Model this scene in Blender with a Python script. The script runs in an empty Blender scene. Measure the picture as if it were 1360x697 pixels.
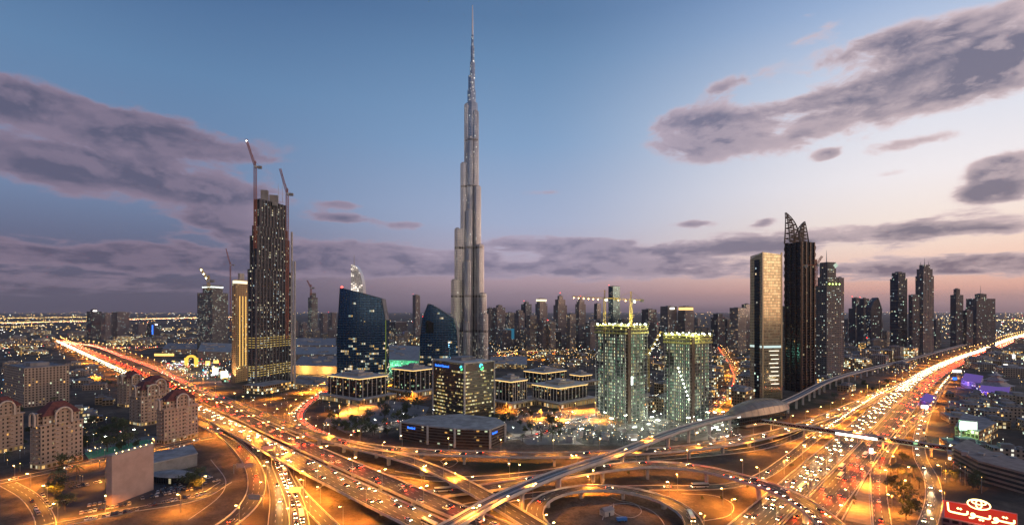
import bpy, math, random
from math import sin, cos, pi, radians, atan2, sqrt, floor, ceil
from mathutils import Vector, noise as mnoise

R = random.Random(7)
SC = bpy.context.scene
COL = SC.collection

# ------------------------------------------------------------------ camera
H, F, HZ, CX = 120.0, 680.0, 412.0, 680.0      # camera height, focal length / horizon row / centre column of the photograph
cam_d = bpy.data.cameras.new('camera')
cam_d.sensor_width = 36.0; cam_d.lens = 18.0
cam_d.shift_y = (HZ - 348.5) / 1360.0
cam_d.clip_start = 1.0; cam_d.clip_end = 120000.0
cam = bpy.data.objects.new('camera', cam_d); COL.objects.link(cam)
cam.location = (0, 0, H); cam.rotation_euler = (radians(90), 0, 0)
SC.camera = cam

SC.view_settings.view_transform = 'Standard'
SC.view_settings.look = 'None'
SC.view_settings.exposure = 0.15
SC.view_settings.gamma = 1.0
cy = SC.cycles
cy.use_denoising = True
cy.max_bounces = 4; cy.diffuse_bounces = 2; cy.glossy_bounces = 3; cy.volume_bounces = 1
cy.transparent_max_bounces = 8
cy.sample_clamp_indirect = 2.0
cy.use_light_tree = True
cy.caustics_reflective = False; cy.caustics_refractive = False

def L(c):
    """sRGB 0..255 -> linear rgba"""
    o = []
    for v in c[:3]:
        v = v / 255.0
        o.append(v / 12.92 if v <= 0.04045 else ((v + 0.055) / 1.055) ** 2.4)
    return (o[0], o[1], o[2], 1.0)

# ------------------------------------------------------------------ node helper
class NT:
    def __init__(s, tree):
        s.t = tree; s.n = tree.nodes; s.l = tree.links
    def new(s, typ, **kw):
        n = s.n.new(typ)
        for k, v in kw.items(): setattr(n, k, v)
        return n
    def put(s, sock, v):
        if v is None: return
        if hasattr(v, 'is_output') or isinstance(v, bpy.types.NodeSocket): s.l.new(v, sock)
        else:
            if isinstance(v, (tuple, list)) and sock.type == 'VECTOR' and len(v) == 4: v = v[:3]
            sock.default_value = v
    def m(s, op, a, b=None, c=None, clamp=False):
        n = s.new('ShaderNodeMath', operation=op); n.use_clamp = clamp
        s.put(n.inputs[0], a); s.put(n.inputs[1], b)
        if c is not None: s.put(n.inputs[2], c)
        return n.outputs[0]
    def mix(s, f, a, b, blend='MIX'):
        n = s.new('ShaderNodeMix', data_type='RGBA', blend_type=blend)
        s.put(n.inputs[0], f); s.put(n.inputs[6], a); s.put(n.inputs[7], b)
        return n.outputs[2]
    def mixf(s, f, a, b):
        n = s.new('ShaderNodeMix', data_type='FLOAT')
        s.put(n.inputs[0], f); s.put(n.inputs[2], a); s.put(n.inputs[3], b)
        return n.outputs[0]
    def sm(s, x, a, b):
        n = s.new('ShaderNodeMapRange', interpolation_type='SMOOTHSTEP')
        s.put(n.inputs[0], x); s.put(n.inputs[1], a); s.put(n.inputs[2], b)
        return n.outputs[0]
    def ramp(s, f, stops, interp='LINEAR'):
        n = s.new('ShaderNodeValToRGB'); r = n.color_ramp; r.interpolation = interp
        while len(r.elements) > 1: r.elements.remove(r.elements[-1])
        r.elements[0].position = stops[0][0]; r.elements[0].color = stops[0][1]
        for p, c in stops[1:]:
            e = r.elements.new(p); e.color = c
        s.put(n.inputs[0], f)
        return n.outputs[0]
    def sep(s, v):
        n = s.new('ShaderNodeSeparateXYZ'); s.put(n.inputs[0], v); return n.outputs
    def comb(s, x, y, z=0.0):
        n = s.new('ShaderNodeCombineXYZ')
        s.put(n.inputs[0], x); s.put(n.inputs[1], y); s.put(n.inputs[2], z); return n.outputs[0]
    def noise(s, v, scale, detail=4.0, rough=0.55, dist=0.0):
        n = s.new('ShaderNodeTexNoise'); s.put(n.inputs['Vector'], v)
        n.inputs['Scale'].default_value = scale; n.inputs['Detail'].default_value = detail
        n.inputs['Roughness'].default_value = rough; n.inputs['Distortion'].default_value = dist
        return n.outputs

# ------------------------------------------------------------------ dusk sky (world)
SUN_AZ = radians(76)             # clockwise from the view axis: the afterglow lies to the right of the frame
W = bpy.data.worlds.new('World'); SC.world = W; W.use_nodes = True
w = NT(W.node_tree); w.n.clear()
tc = w.new('ShaderNodeTexCoord')
d = w.sep(tc.outputs['Generated'])
el = w.m('ARCSINE', d[2])                                     # elevation, radians
az = w.m('ARCTAN2', d[0], d[1])                               # azimuth, radians, + to the right
e01 = w.m('MULTIPLY', el, 1 / 0.9, clamp=True)                # 0..0.9 rad
def E(py): return min(1, math.atan((HZ - py) / 720.0) / 0.9)
ramp_l = w.ramp(e01, [(0, L((78, 68, 84))), (E(395), L((84, 76, 94))), (E(340), L((98, 102, 128))), (E(270), L((112, 134, 168))),
                      (E(130), L((94, 128, 166))), (E(0), L((70, 102, 144))), (1, L((38, 66, 112)))])
ramp_c = w.ramp(e01, [(0, L((98, 84, 98))), (E(402), L((140, 118, 130))), (E(372), L((178, 152, 162))), (E(335), L((176, 168, 188))), (E(290), L((160, 172, 200))),
                      (E(180), L((126, 156, 192))), (E(60), L((100, 134, 172))), (E(0), L((86, 119, 158))), (1, L((44, 76, 124)))])
ramp_r = w.ramp(e01, [(0, L((138, 110, 116))), (E(405), L((178, 140, 140))), (E(388), L((238, 178, 158))), (E(366), L((250, 206, 184))), (E(325), L((247, 228, 214))), (E(260), L((238, 232, 234))),
                      (E(150), L((204, 212, 228))), (E(50), L((152, 174, 208))), (E(0), L((130, 156, 196))), (1, L((70, 100, 150)))])
a_r = w.sm(az, 0.0, 0.72); a_l = w.sm(az, 0.05, -0.62)
sky = w.mix(a_r, ramp_c, ramp_r); sky = w.mix(a_l, sky, ramp_l)
# glow round the place where the sun went down
toward = w.m('ADD', w.m('MULTIPLY', d[0], sin(SUN_AZ)), w.m('MULTIPLY', d[1], cos(SUN_AZ)))
glow = w.m('MULTIPLY', w.sm(toward, 0.75, 1.0), w.sm(el, 0.30, 0.02))
sky = w.mix(w.m('MULTIPLY', glow, 0.28), sky, (1.25, 0.62, 0.36, 1))
# behind the camera: warm western sky
back = w.m('MULTIPLY', w.sm(d[1], 0.05, -0.5), w.sm(d[0], -0.7, 0.2))
sky = w.mix(w.m('MULTIPLY', back, 0.8), sky, w.ramp(e01, [(0, (1.3, 0.75, 0.45, 1)), (0.14, (1.45, 1.02, 0.66, 1)), (0.4, (0.55, 0.52, 0.6, 1)), (1, (0.08, 0.13, 0.25, 1))]))
# clouds: elongated banks placed by azimuth / elevation, torn by fractal noise
def AE(px, py):
    x, z = (px - CX) / F, (HZ - py) / F
    return math.atan(x), math.atan(z / sqrt(1 + x * x))
def cloud_noise(da, de):
    A = w.m('ADD', az, da); Bq = w.m('ADD', el, de)
    p = w.noise(w.comb(A, w.m('MULTIPLY', Bq, 2.4), 0.0), 4.6, 10.0, 0.58, 0.35)[0]
    q = w.noise(w.comb(A, w.m('MULTIPLY', Bq, 1.9), 3.7), 13.0, 8.0, 0.6, 0.4)[0]
    return p, q
n1, n2 = cloud_noise(0.0, 0.0)
n4 = w.noise(w.comb(az, w.m('MULTIPLY', el, 4.5), 9.1), 9.0, 8.0, 0.6, 0.3)[0]
nb = w.mixf(w.sm(el, 0.10, 0.22), w.m('ADD', w.m('MULTIPLY', w.m('SUBTRACT', n4, 0.5), 3.0), w.m('MULTIPLY', w.m('SUBTRACT', n2, 0.5), 1.2)),
            w.m('ADD', w.m('MULTIPLY', w.m('SUBTRACT', n1, 0.5), 3.4), w.m('MULTIPLY', w.m('SUBTRACT', n2, 0.5), 1.9)))
banks = [  # px, py, half-width px, half-height px, tilt, weight
    (120, 152, 190, 27, -0.03, 0.95), (30, 138, 100, 24, -0.02, 0.9), (200, 238, 170, 29, -0.03, 1.05), (30, 208, 150, 30, -0.04, 1.0), (240, 190, 120, 20, -0.08, 0.9), (345, 265, 80, 14, -0.05, 0.7),
    (290, 296, 70, 16, 0.0, 0.75), (120, 340, 280, 20, 0.0, 0.95), (60, 385, 260, 22, 0, 0.4), (430, 335, 130, 22, 0.0, 0.95), (540, 345, 120, 16, 0, 0.6),
    (461, 290, 38, 6, 0, .95), (545, 299, 38, 6, 0, .95), (735, 256, 34, 5, 0, 0.8), (455, 271, 24, 5, 0, 0.7),
    (735, 327, 95, 13, 0.0, 0.95), (600, 357, 170, 9, 0, 0.8), (330, 352, 200, 10, 0, 0.7), (840, 342, 110, 16, 0.02, 0.9), (1020, 324, 140, 14, 0.04, 1.15), (850, 362, 150, 10, 0, 0.95), (920, 297, 30, 5, 0, 1.0),
    (640, 390, 200, 8, 0, 0.25), (1180, 357, 170, 12, 0.02, 1.1), (1340, 352, 110, 13, 0.03, 1.05), (1270, 304, 105, 14, 0.05, 1.15), (1316, 256, 62, 17, 0.08, 1.3), (1345, 218, 50, 14, 0.1, 1.25),
    (1120, 140, 150, 36, 0.16, 1.35), (1000, 172, 110, 24, 0.06, 1.1), (1290, 96, 100, 34, 0.14, 1.3), (1150, 66, 80, 18, 0.12, 0.7), (1300, 28, 100, 16, 0.18, 0.5), (920, 158, 60, 12, 0.0, 0.8), (965, 118, 50, 14, 0.35, 0.65),
    (1215, 188, 60, 10, 0.12, 0.75), (1098, 205, 18, 8, 0.1, 1.2), (1017, 295, 18, 5, 0.1, .9), (1075, 20, 20, 6, 0, 0.4), (1180, 230, 30, 6, 0, 0.4), (1085, 45, 40, 14, 0.2, 0.45)]
tot = None
for (bx, by, hw, hh, tl, wt) in banks:
    a0, e0 = AE(bx, by)
    a1, _ = AE(bx + hw, by); a2, _ = AE(bx - hw, by); sa = abs(a1 - a2) / 2
    _, e1 = AE(bx, by - hh); _, e2 = AE(bx, by + hh); se = abs(e1 - e2) / 2
    da = w.m('SUBTRACT', az, a0); de = w.m('SUBTRACT', el, e0)
    k = tl * 0.7
    ua = w.m('DIVIDE', da, sa); ue = w.m('DIVIDE', w.m('SUBTRACT', de, w.m('MULTIPLY', da, k)), se)
    r2 = w.m('ADD', w.m('MULTIPLY', ua, ua), w.m('MULTIPLY', ue, ue))
    g = w.m('MULTIPLY', w.m('POWER', 2.718, w.m('MULTIPLY', r2, -0.8)), wt)
    tot = g if tot is None else w.m('ADD', tot, g)
totc = w.m('MINIMUM', tot, 1.3)
dens_raw = w.m('ADD', totc, w.m('MULTIPLY', nb, w.mixf(w.sm(totc, 0.0, 0.5), 0.25, 0.9)))
dens = w.sm(dens_raw, 0.32, 0.78)
core = w.sm(dens_raw, 0.35, 1.45)
c_edge = w.mix(a_r, w.mix(a_l, L((180, 164, 182)), L((152, 132, 150))), L((222, 196, 196)))
c_core = w.mix(a_r, w.mix(a_l, L((116, 112, 136)), L((88, 84, 106))), L((98, 92, 114)))
m1, m2 = cloud_noise(0.012, 0.016)
emb = w.m('ADD', w.m('SUBTRACT', n1, m1), w.m('MULTIPLY', w.m('SUBTRACT', n2, m2), 0.45))     # > 0 where the cloud thins upwards: its lit rim
shade = w.m('MULTIPLY', core, w.m('SUBTRACT', 1.25, w.m('MULTIPLY', w.sm(emb, -0.07, 0.10), 0.85)), clamp=True)
shade = w.m('ADD', w.m('MULTIPLY', shade, 0.75), w.m('MULTIPLY', w.sm(dens_raw, 0.4, 0.9), 0.25))
cl = w.mix(shade, c_edge, c_core)
up = w.sm(el, 0.0, 0.045)                                     # clouds melt into the haze at the horizon
dens = w.m('MULTIPLY', w.m('MULTIPLY', dens, 0.88), w.mixf(up, 0.35, 1.0))
sky = w.mix(dens, sky, cl)
sky = w.mix(w.sm(el, -0.006, -0.03), sky, L((40, 34, 40)))
bg = w.new('ShaderNodeBackground'); w.put(bg.inputs[0], sky); bg.inputs[1].default_value = 1.0
wo = w.new('ShaderNodeOutputWorld'); w.l.new(bg.outputs[0], wo.inputs[0])
W.cycles.sampling_method = 'MANUAL'; W.cycles.sample_map_resolution = 512

# afterglow: weak warm low sun from the right, wide and soft
sd = bpy.data.lights.new('sun', 'SUN'); sd.energy = 0.9; sd.angle = radians(12); sd.color = (1.0, 0.62, 0.42)
so = bpy.data.objects.new('sun', sd); COL.objects.link(so)
so.rotation_euler = Vector((-sin(radians(96)), -cos(radians(96)), -0.07)).to_track_quat('-Z', 'Y').to_euler()

# ------------------------------------------------------------------ placing helpers
def G(px, py, z=0.0):
    """point of the place at height z seen at this pixel of the photograph"""
    Y = (H - z) * F / (py - HZ)
    return Vector(((px - CX) / F * Y, Y, z))
def ZH(py, Y): return H + (HZ - py) * Y / F
def XW(px, Y): return (px - CX) / F * Y

# ------------------------------------------------------------------ object helpers
def tag(o, label=None, cat=None, group=None, kind=None):
    if label: o['label'] = label
    if cat: o['category'] = cat
    if group: o['group'] = group
    if kind: o['kind'] = kind
    return o
def empty(name, loc=(0, 0, 0), rz=0.0, label=None, cat=None, group=None):
    o = bpy.data.objects.new(name, None); COL.objects.link(o)
    o.location = loc; o.rotation_euler = (0, 0, rz); o.empty_display_size = 1
    return tag(o, label, cat, group)
def kids_index():
    d = {}
    for o in COL.objects:
        if o.parent: d.setdefault(o.parent, []).append(o)
    return d
def dup(root, loc, rz, kids, label=None, scale=None):
    r = root.copy(); COL.objects.link(r); r.location = loc; r.rotation_euler = (0, 0, rz)
    if scale: r.scale = (scale,) * 3
    if label: r['label'] = label
    for ch in kids.get(root, []):
        c = ch.copy(); COL.objects.link(c); c.parent = r
        for g in kids.get(ch, []):
            e = g.copy(); COL.objects.link(e); e.parent = c
    return r

class MB:
    """collects faces, builds ONE mesh object"""
    def __init__(s): s.v = []; s.f = []; s.mi = []; s.uv = []
    def face(s, pts, mi=0, uv=None):
        b = len(s.v); s.v.extend([tuple(p) for p in pts]); s.f.append(tuple(range(b, b + len(pts)))); s.mi.append(mi)
        s.uv.extend(uv if uv else [(0.5, 0.5)] * len(pts))
    def prism(s, fp, z0, z1, bay=3.5, fl=3.6, mi=0, mt=1, top=None, z_top=None, bottom=False):
        """walls of a footprint (counter-clockwise) with bay/storey uvs; TOP another footprint, Z_TOP per-corner tops"""
        tp = top or fp; n = len(fp)
        zt = z_top or [z1] * n
        u = 0
        for i in range(n):
            j = (i + 1) % n
            a, b, c, d2 = fp[i], fp[j], tp[j], tp[i]
            ln = math.hypot(b[0] - a[0], b[1] - a[1]); nb_ = max(1, round(ln / bay)) if n <= 8 else ln / bay
            h1 = (zt[i] - z0) / fl; h2 = (zt[j] - z0) / fl
            s.face([(a[0], a[1], z0), (b[0], b[1], z0), (c[0], c[1], zt[j]), (d2[0], d2[1], zt[i])], mi,
                   [(u, 0), (u + nb_, 0), (u + nb_, h2), (u, h1)])
            u += nb_
        s.face([(tp[i][0], tp[i][1], zt[i]) for i in range(n)], mt)
        if bottom: s.face([(fp[i][0], fp[i][1], z0) for i in reversed(range(n))], mt)
    def box(s, c, sx, sy, sz, rz=0.0, mi=0, mt=None):
        """box standing on z=c[2]"""
        cs, sn = cos(rz), sin(rz)
        fp = [(c[0] + x * cs - y * sn, c[1] + x * sn + y * cs) for x, y in ((-sx / 2, -sy / 2), (sx / 2, -sy / 2), (sx / 2, sy / 2), (-sx / 2, sy / 2))]
        s.prism(fp, c[2], c[2] + sz, mi=mi, mt=mi if mt is None else mt, bottom=True)
    def bar(s, a, b, w_, h_=None, mi=0):
        """square bar from a to b"""
        a = Vector(a); b = Vector(b); h_ = h_ or w_
        dd = (b - a); 
        if dd.length < 1e-6: return
        dd.normalize()
        side = dd.cross(Vector((0, 0, 1)))
        if side.length < 1e-3: side = Vector((1, 0, 0))
        side.normalize(); upv = side.cross(dd).normalized()
        r = []
        for q in (a, b):
            r.append([q + side * (x * w_ / 2) + upv * (y * h_ / 2) for x, y in ((-1, -1), (1, -1), (1, 1), (-1, 1))])
        for i in range(4):
            j = (i + 1) % 4
            s.face([r[0][i], r[0][j], r[1][j], r[1][i]], mi)
        s.face(list(reversed(r[0])), mi); s.face(r[1], mi)
    def tube(s, pts, rad, n=6, mi=0):
        for i in range(len(pts) - 1):
            a = Vector(pts[i]); b = Vector(pts[i + 1]); ra = rad[i] if isinstance(rad, (list, tuple)) else rad; rb = rad[i + 1] if isinstance(rad, (list, tuple)) else rad
            dd = (b - a).normalized(); sd_ = dd.cross(Vector((0, 0, 1)))
            if sd_.length < 1e-2: sd_ = Vector((1, 0, 0))
            sd_.normalize(); u2 = sd_.cross(dd)
            A = [a + (sd_ * cos(2 * pi * k / n) + u2 * sin(2 * pi * k / n)) * ra for k in range(n)]
            B = [b + (sd_ * cos(2 * pi * k / n) + u2 * sin(2 * pi * k / n)) * rb for k in range(n)]
            for k in range(n):
                s.face([A[k], A[(k + 1) % n], B[(k + 1) % n], B[k]], mi)
            if i == 0: s.face(list(reversed(A)), mi)
            if i == len(pts) - 2: s.face(B, mi)
    def octa(s, c, r, mi=0, rz=None):
        c = Vector(c); rz = rz or r
        X, Yv, Z = Vector((r, 0, 0)), Vector((0, r, 0)), Vector((0, 0, rz))
        for a in (1, -1):
            for b in (1, -1):
                for e in (1, -1):
                    t = [c + X * a, c + Yv * b, c + Z * e]
                    if a * b * e < 0: t.reverse()
                    s.face(t, mi)
    def build(s, name, mats, parent=None, smooth=False, loc=None):
        me = bpy.data.meshes.new(name)
        me.from_pydata(s.v, [], s.f)
        uvl = me.uv_layers.new(name='UVMap')
        flat = [c for p in s.uv for c in p]
        uvl.data.foreach_set('uv', flat)
        for m_ in (mats if isinstance(mats, (list, tuple)) else [mats]): me.materials.append(m_)
        nm = len(me.materials)
        me.polygons.foreach_set('material_index', [min(i, nm - 1) for i in s.mi])
        if smooth: me.polygons.foreach_set('use_smooth', [True] * len(s.f))
        me.update()
        o = bpy.data.objects.new(name, me); COL.objects.link(o)
        if parent: o.parent = parent
        if loc: o.location = loc
        return o

# ------------------------------------------------------------------ materials
def principled(name, col, rough=0.7, metal=0.0, spec=0.4, noise=0.0, nscale=0.2, emit=None, es=0.0, coord='Object', bump=0.0):
    m_ = bpy.data.materials.new(name); m_.use_nodes = True
    t = NT(m_.node_tree); b = t.n['Principled BSDF']
    b.inputs['Roughness'].default_value = rough; b.inputs['Metallic'].default_value = metal
    b.inputs['Specular IOR Level'].default_value = spec
    c4 = tuple(col[:3]) + (1,)
    if noise > 0:
        tcn = t.new('ShaderNodeTexCoord'); nz = t.noise(tcn.outputs[coord], nscale, 6, 0.6)[0]
        hi = tuple(min(1, x * (1 + noise)) for x in col[:3]) + (1,); lo = tuple(x * (1 - noise) for x in col[:3]) + (1,)
        t.put(b.inputs['Base Color'], t.mix(t.sm(nz, 0.3, 0.7), lo, hi))
        if bump:
            bn = t.new('ShaderNodeBump'); bn.inputs['Strength'].default_value = bump; t.put(bn.inputs['Height'], nz); t.put(b.inputs['Normal'], bn.outputs[0])
    else: b.inputs['Base Color'].default_value = c4
    if emit:
        b.inputs['Emission Color'].default_value = tuple(emit[:3]) + (1,); b.inputs['Emission Strength'].default_value = es
        m_.cycles.emission_sampling = 'NONE'
    return m_

WARM = [(1.0, 0.62, 0.22), (1.0, 0.78, 0.42), (1.0, 0.92, 0.70), (0.85, 1.0, 0.62), (1.0, 0.5, 0.12)]
COOL = [(0.9, 1.0, 0.9), (1.0, 0.95, 0.8), (0.75, 0.95, 1.0), (1.0, 0.8, 0.45), (0.7, 1.0, 0.75)]
SITE = [(0.65, 1.0, 0.55), (0.95, 1.0, 0.70), (0.45, 0.85, 0.55), (1.0, 0.85, 0.42), (0.85, 1.0, 0.68)]
def facade(name, wall, glass=(0.02, 0.025, 0.03), lit=0.2, cols=WARM, es=1.2, mu=0.14, vlo=0.22, vhi=0.86, rowvar=0.5, wr=0.7, gr=0.12, wm=0.0, gm=0.0, gspec=0.6, dense_low=0.0, seed=0.0, tint_noise=0.1, ngroup=1.0):
    m_ = bpy.data.materials.new(name); m_.use_nodes = True
    t = NT(m_.node_tree); b = t.n['Principled BSDF']
    uvn = t.new('ShaderNodeUVMap'); uv = t.sep(uvn.outputs[0])
    u, v = uv[0], uv[1]
    fu = t.m('FRACT', u); fv = t.m('FRACT', v); iu = t.m('FLOOR', u); iv = t.m('FLOOR', v)
    inx = t.m('MULTIPLY', t.m('GREATER_THAN', fu, mu), t.m('LESS_THAN', fu, 1 - mu))
    iny = t.m('MULTIPLY', t.m('GREATER_THAN', fv, vlo), t.m('LESS_THAN', fv, vhi))
    win = t.m('MULTIPLY', inx, iny)
    oi = t.new('ShaderNodeObjectInfo'); rnd = t.m('ADD', t.m('MULTIPLY', oi.outputs['Random'], 57.0), seed)
    wn = t.new('ShaderNodeTexWhiteNoise', noise_dimensions='3D'); t.put(wn.inputs[0], t.comb(t.m('FLOOR', t.m('DIVIDE', iu, ngroup)), iv, rnd))
    wn2 = t.new('ShaderNodeTexWhiteNoise', noise_dimensions='3D'); t.put(wn2.inputs[0], t.comb(iv, rnd, 3.0))
    wn3 = t.new('ShaderNodeTexWhiteNoise', noise_dimensions='3D'); t.put(wn3.inputs[0], t.comb(iu, iv, t.m('ADD', rnd, 11.0)))
    blotch = t.noise(t.comb(t.m('MULTIPLY', u, 0.12), t.m('MULTIPLY', v, 0.12), rnd), 1.0, 2, 0.5)[0]
    thr = t.m('MULTIPLY', t.mixf(rowvar, 1.0, t.m('MULTIPLY', wn2.outputs[0], 2.0)), t.m('MULTIPLY', t.sm(blotch, 0.3, 0.72), 2.0 * lit))
    if dense_low: thr = t.m('ADD', thr, t.m('MULTIPLY', t.sm(v, 24.0, 2.0), dense_low))
    on = t.m('LESS_THAN', wn.outputs[0], thr)
    colr = t.ramp(wn3.outputs[0], [(i / 5.0, tuple(c) + (1,)) for i, c in enumerate(cols)], 'CONSTANT')
    inner = t.noise(t.comb(t.m('MULTIPLY', u, 1.0), t.m('MULTIPLY', v, 1.0), 0), 5.0, 2, 0.5)[0]
    amp = t.m('MULTIPLY', t.m('ADD', 0.25, t.m('POWER', wn3.outputs[0], 2.0)), t.m('ADD', 0.4, inner))
    wl = tuple(wall[:3]) + (1,)
    nz = t.noise(t.comb(t.m('MULTIPLY', u, 0.3), t.m('MULTIPLY', v, 0.15), rnd), 1.0, 5, 0.6)[0]
    wcol = t.mix(t.sm(nz, 0.3, 0.7), tuple(x * (1 - tint_noise) for x in wall[:3]) + (1,), tuple(min(1, x * (1 + tint_noise)) for x in wall[:3]) + (1,))
    gcol = t.mix(wn3.outputs[0], tuple(x * 0.7 for x in glass) + (1,), tuple(x * 1.35 for x in glass) + (1,))
    t.put(b.inputs['Base Color'], t.mix(win, wcol, gcol))
    t.put(b.inputs['Roughness'], t.mixf(win, wr, gr)); t.put(b.inputs['Metallic'], t.mixf(win, wm, gm))
    t.put(b.inputs['Specular IOR Level'], t.mixf(win, 0.3, gspec))
    t.put(b.inputs['Emission Color'], colr)
    t.put(b.inputs['Emission Strength'], t.m('MULTIPLY', t.m('MULTIPLY', win, on), t.m('MULTIPLY', amp, es)))
    m_.cycles.emission_sampling = 'NONE'
    return m_

def glow_mat(name, col, s, sampled=False):
    m_ = bpy.data.materials.new(name); m_.use_nodes = True
    t = NT(m_.node_tree); t.n.clear()
    e = t.new('ShaderNodeEmission'); e.inputs[0].default_value = tuple(col[:3]) + (1,); e.inputs[1].default_value = s
    o = t.new('ShaderNodeOutputMaterial'); t.l.new(e.outputs[0], o.inputs[0])
    if not sampled: m_.cycles.emission_sampling = 'NONE'
    return m_

def asphalt_mat():
    m_ = bpy.data.materials.new('asphalt'); m_.use_nodes = True
    t = NT(m_.node_tree); b = t.n['Principled BSDF']
    uvn = t.new('ShaderNodeUVMap'); uv = t.sep(uvn.outputs[0]); u, v = uv[0], uv[1]        # metres across / along
    # worn wheel tracks and long streaks
    st = t.noise(t.comb(t.m('MULTIPLY', u, 0.9), t.m('MULTIPLY', v, 0.012), 0), 1.0, 5, 0.6)[0]
    pt = t.noise(t.comb(u, v, 0), 0.05, 5, 0.6)[0]
    base = t.mix(t.sm(t.m('ADD', t.m('MULTIPLY', st, 0.6), t.m('MULTIPLY', pt, 0.4)), 0.35, 0.65), (0.022, 0.021, 0.021, 1), (0.075, 0.069, 0.063, 1))
    lf = t.m('FRACT', t.m('DIVIDE', u, 3.6))
    line = t.m('ADD', t.m('LESS_THAN', lf, 0.03), t.m('GREATER_THAN', lf, 0.97), clamp=True)
    dash = t.m('LESS_THAN', t.m('FRACT', t.m('DIVIDE', v, 9.0)), 0.4)
    mk = t.m('MULTIPLY', line, dash)
    t.put(b.inputs['Base Color'], t.mix(mk, base, (0.6, 0.58, 0.54, 1)))
    b.inputs['Roughness'].default_value = 0.62; b.inputs['Specular IOR Level'].default_value = 0.35
    return m_

def ground_mat():
    m_ = bpy.data.materials.new('sandy_ground'); m_.use_nodes = True
    t = NT(m_.node_tree); b = t.n['Principled BSDF']
    tcn = t.new('ShaderNodeTexCoord'); P = tcn.outputs['Object']
    a = t.noise(P, 0.012, 7, 0.6, 0.3)[0]; c = t.noise(P, 0.09, 6, 0.62)[0]; e = t.noise(P, 0.0035, 4, 0.55, 0.5)[0]
    f_ = t.noise(P, 0.55, 8, 0.7, 0.6)[0]; c = t.m('ADD', t.m('MULTIPLY', c, 0.5), t.m('MULTIPLY', f_, 0.5))
    sand = t.mix(t.sm(c, 0.36, 0.64), (0.085, 0.062, 0.045, 1), (0.26, 0.19, 0.13, 1))
    soil = t.mix(t.sm(a, 0.40, 0.62), sand, (0.075, 0.058, 0.045, 1))
    veg = t.mix(t.m('MULTIPLY', t.sm(e, 0.52, 0.60), t.sm(a, 0.35, 0.6)), soil, (0.035, 0.045, 0.022, 1))
    t.put(b.inputs['Base Color'], veg); b.inputs['Roughness'].default_value = 0.95; b.inputs['Specular IOR Level'].default_value = 0.15
    bn = t.new('ShaderNodeBump'); bn.inputs['Strength'].default_value = 0.5; bn.inputs['Distance'].default_value = 1.5; t.put(bn.inputs['Height'], c); t.put(b.inputs['Normal'], bn.outputs[0])
    return m_

M = dict(
    ground=ground_mat(), asphalt=asphalt_mat(),
    concrete=principled('pale_concrete', (0.50, 0.45, 0.40), 0.85, noise=0.18, nscale=0.25),
    concrete_d=principled('grey_concrete', (0.26, 0.25, 0.235), 0.9, noise=0.22, nscale=0.15),
    pave=principled('paving', (0.22, 0.2, 0.18), 0.9, noise=0.25, nscale=0.06),
    roof=principled('flat_roof', (0.25, 0.235, 0.23), 0.9, noise=0.35, nscale=0.12),
    roof_l=principled('pale_flat_roof', (0.32, 0.30, 0.28), 0.9, noise=0.3, nscale=0.1),
    metal=principled('galvanised_steel', (0.35, 0.35, 0.36), 0.45, metal=0.7, noise=0.1, nscale=0.8),
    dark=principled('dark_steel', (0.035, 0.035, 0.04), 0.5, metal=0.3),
    crane_red=principled('crane_paint_red', (0.36, 0.12, 0.07), 0.6, noise=0.2, nscale=0.5),
    crane_yel=principled('crane_paint_yellow', (0.6, 0.42, 0.12), 0.6, noise=0.2, nscale=0.5),
    track=principled('metro_track_bed', (0.10, 0.10, 0.12), 0.75, noise=0.2, nscale=0.4),
    metro=principled('metro_concrete', (0.50, 0.46, 0.43), 0.8, noise=0.12, nscale=0.2),
    leaf=principled('dark_foliage', (0.07, 0.085, 0.035), 0.7, noise=0.5, nscale=0.9),
    palm=principled('palm_foliage', (0.10, 0.115, 0.05), 0.7, noise=0.4, nscale=0.9),
    bark=principled('bark', (0.12, 0.085, 0.055), 0.9, noise=0.3, nscale=2.0),
    lamp_o=glow_mat('sodium_lamp', (1.0, 0.62, 0.20), 26.0),
    lamp_w=glow_mat('white_lamp', (0.95, 1.0, 0.92), 24.0),
    flood=glow_mat('flood_lamp', (0.9, 1.0, 0.80), 22.0),
    red=glow_mat('red_beacon', (1.0, 0.04, 0.03), 10.0),
    head=glow_mat('headlight_glow', (1.0, 0.84, 0.55), 24.0),
    tail=glow_mat('taillight_glow', (1.0, 0.05, 0.015), 22.0),
)

# ------------------------------------------------------------------ ground
gb = MB(); S = 26000.0
gb.face([(-S, -4000, 0), (S, -4000, 0), (S, S, 0), (-S, S, 0)], 0)
tag(gb.build('ground', M['ground']), kind='structure', label='sandy city ground reaching the hazy horizon')
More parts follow.
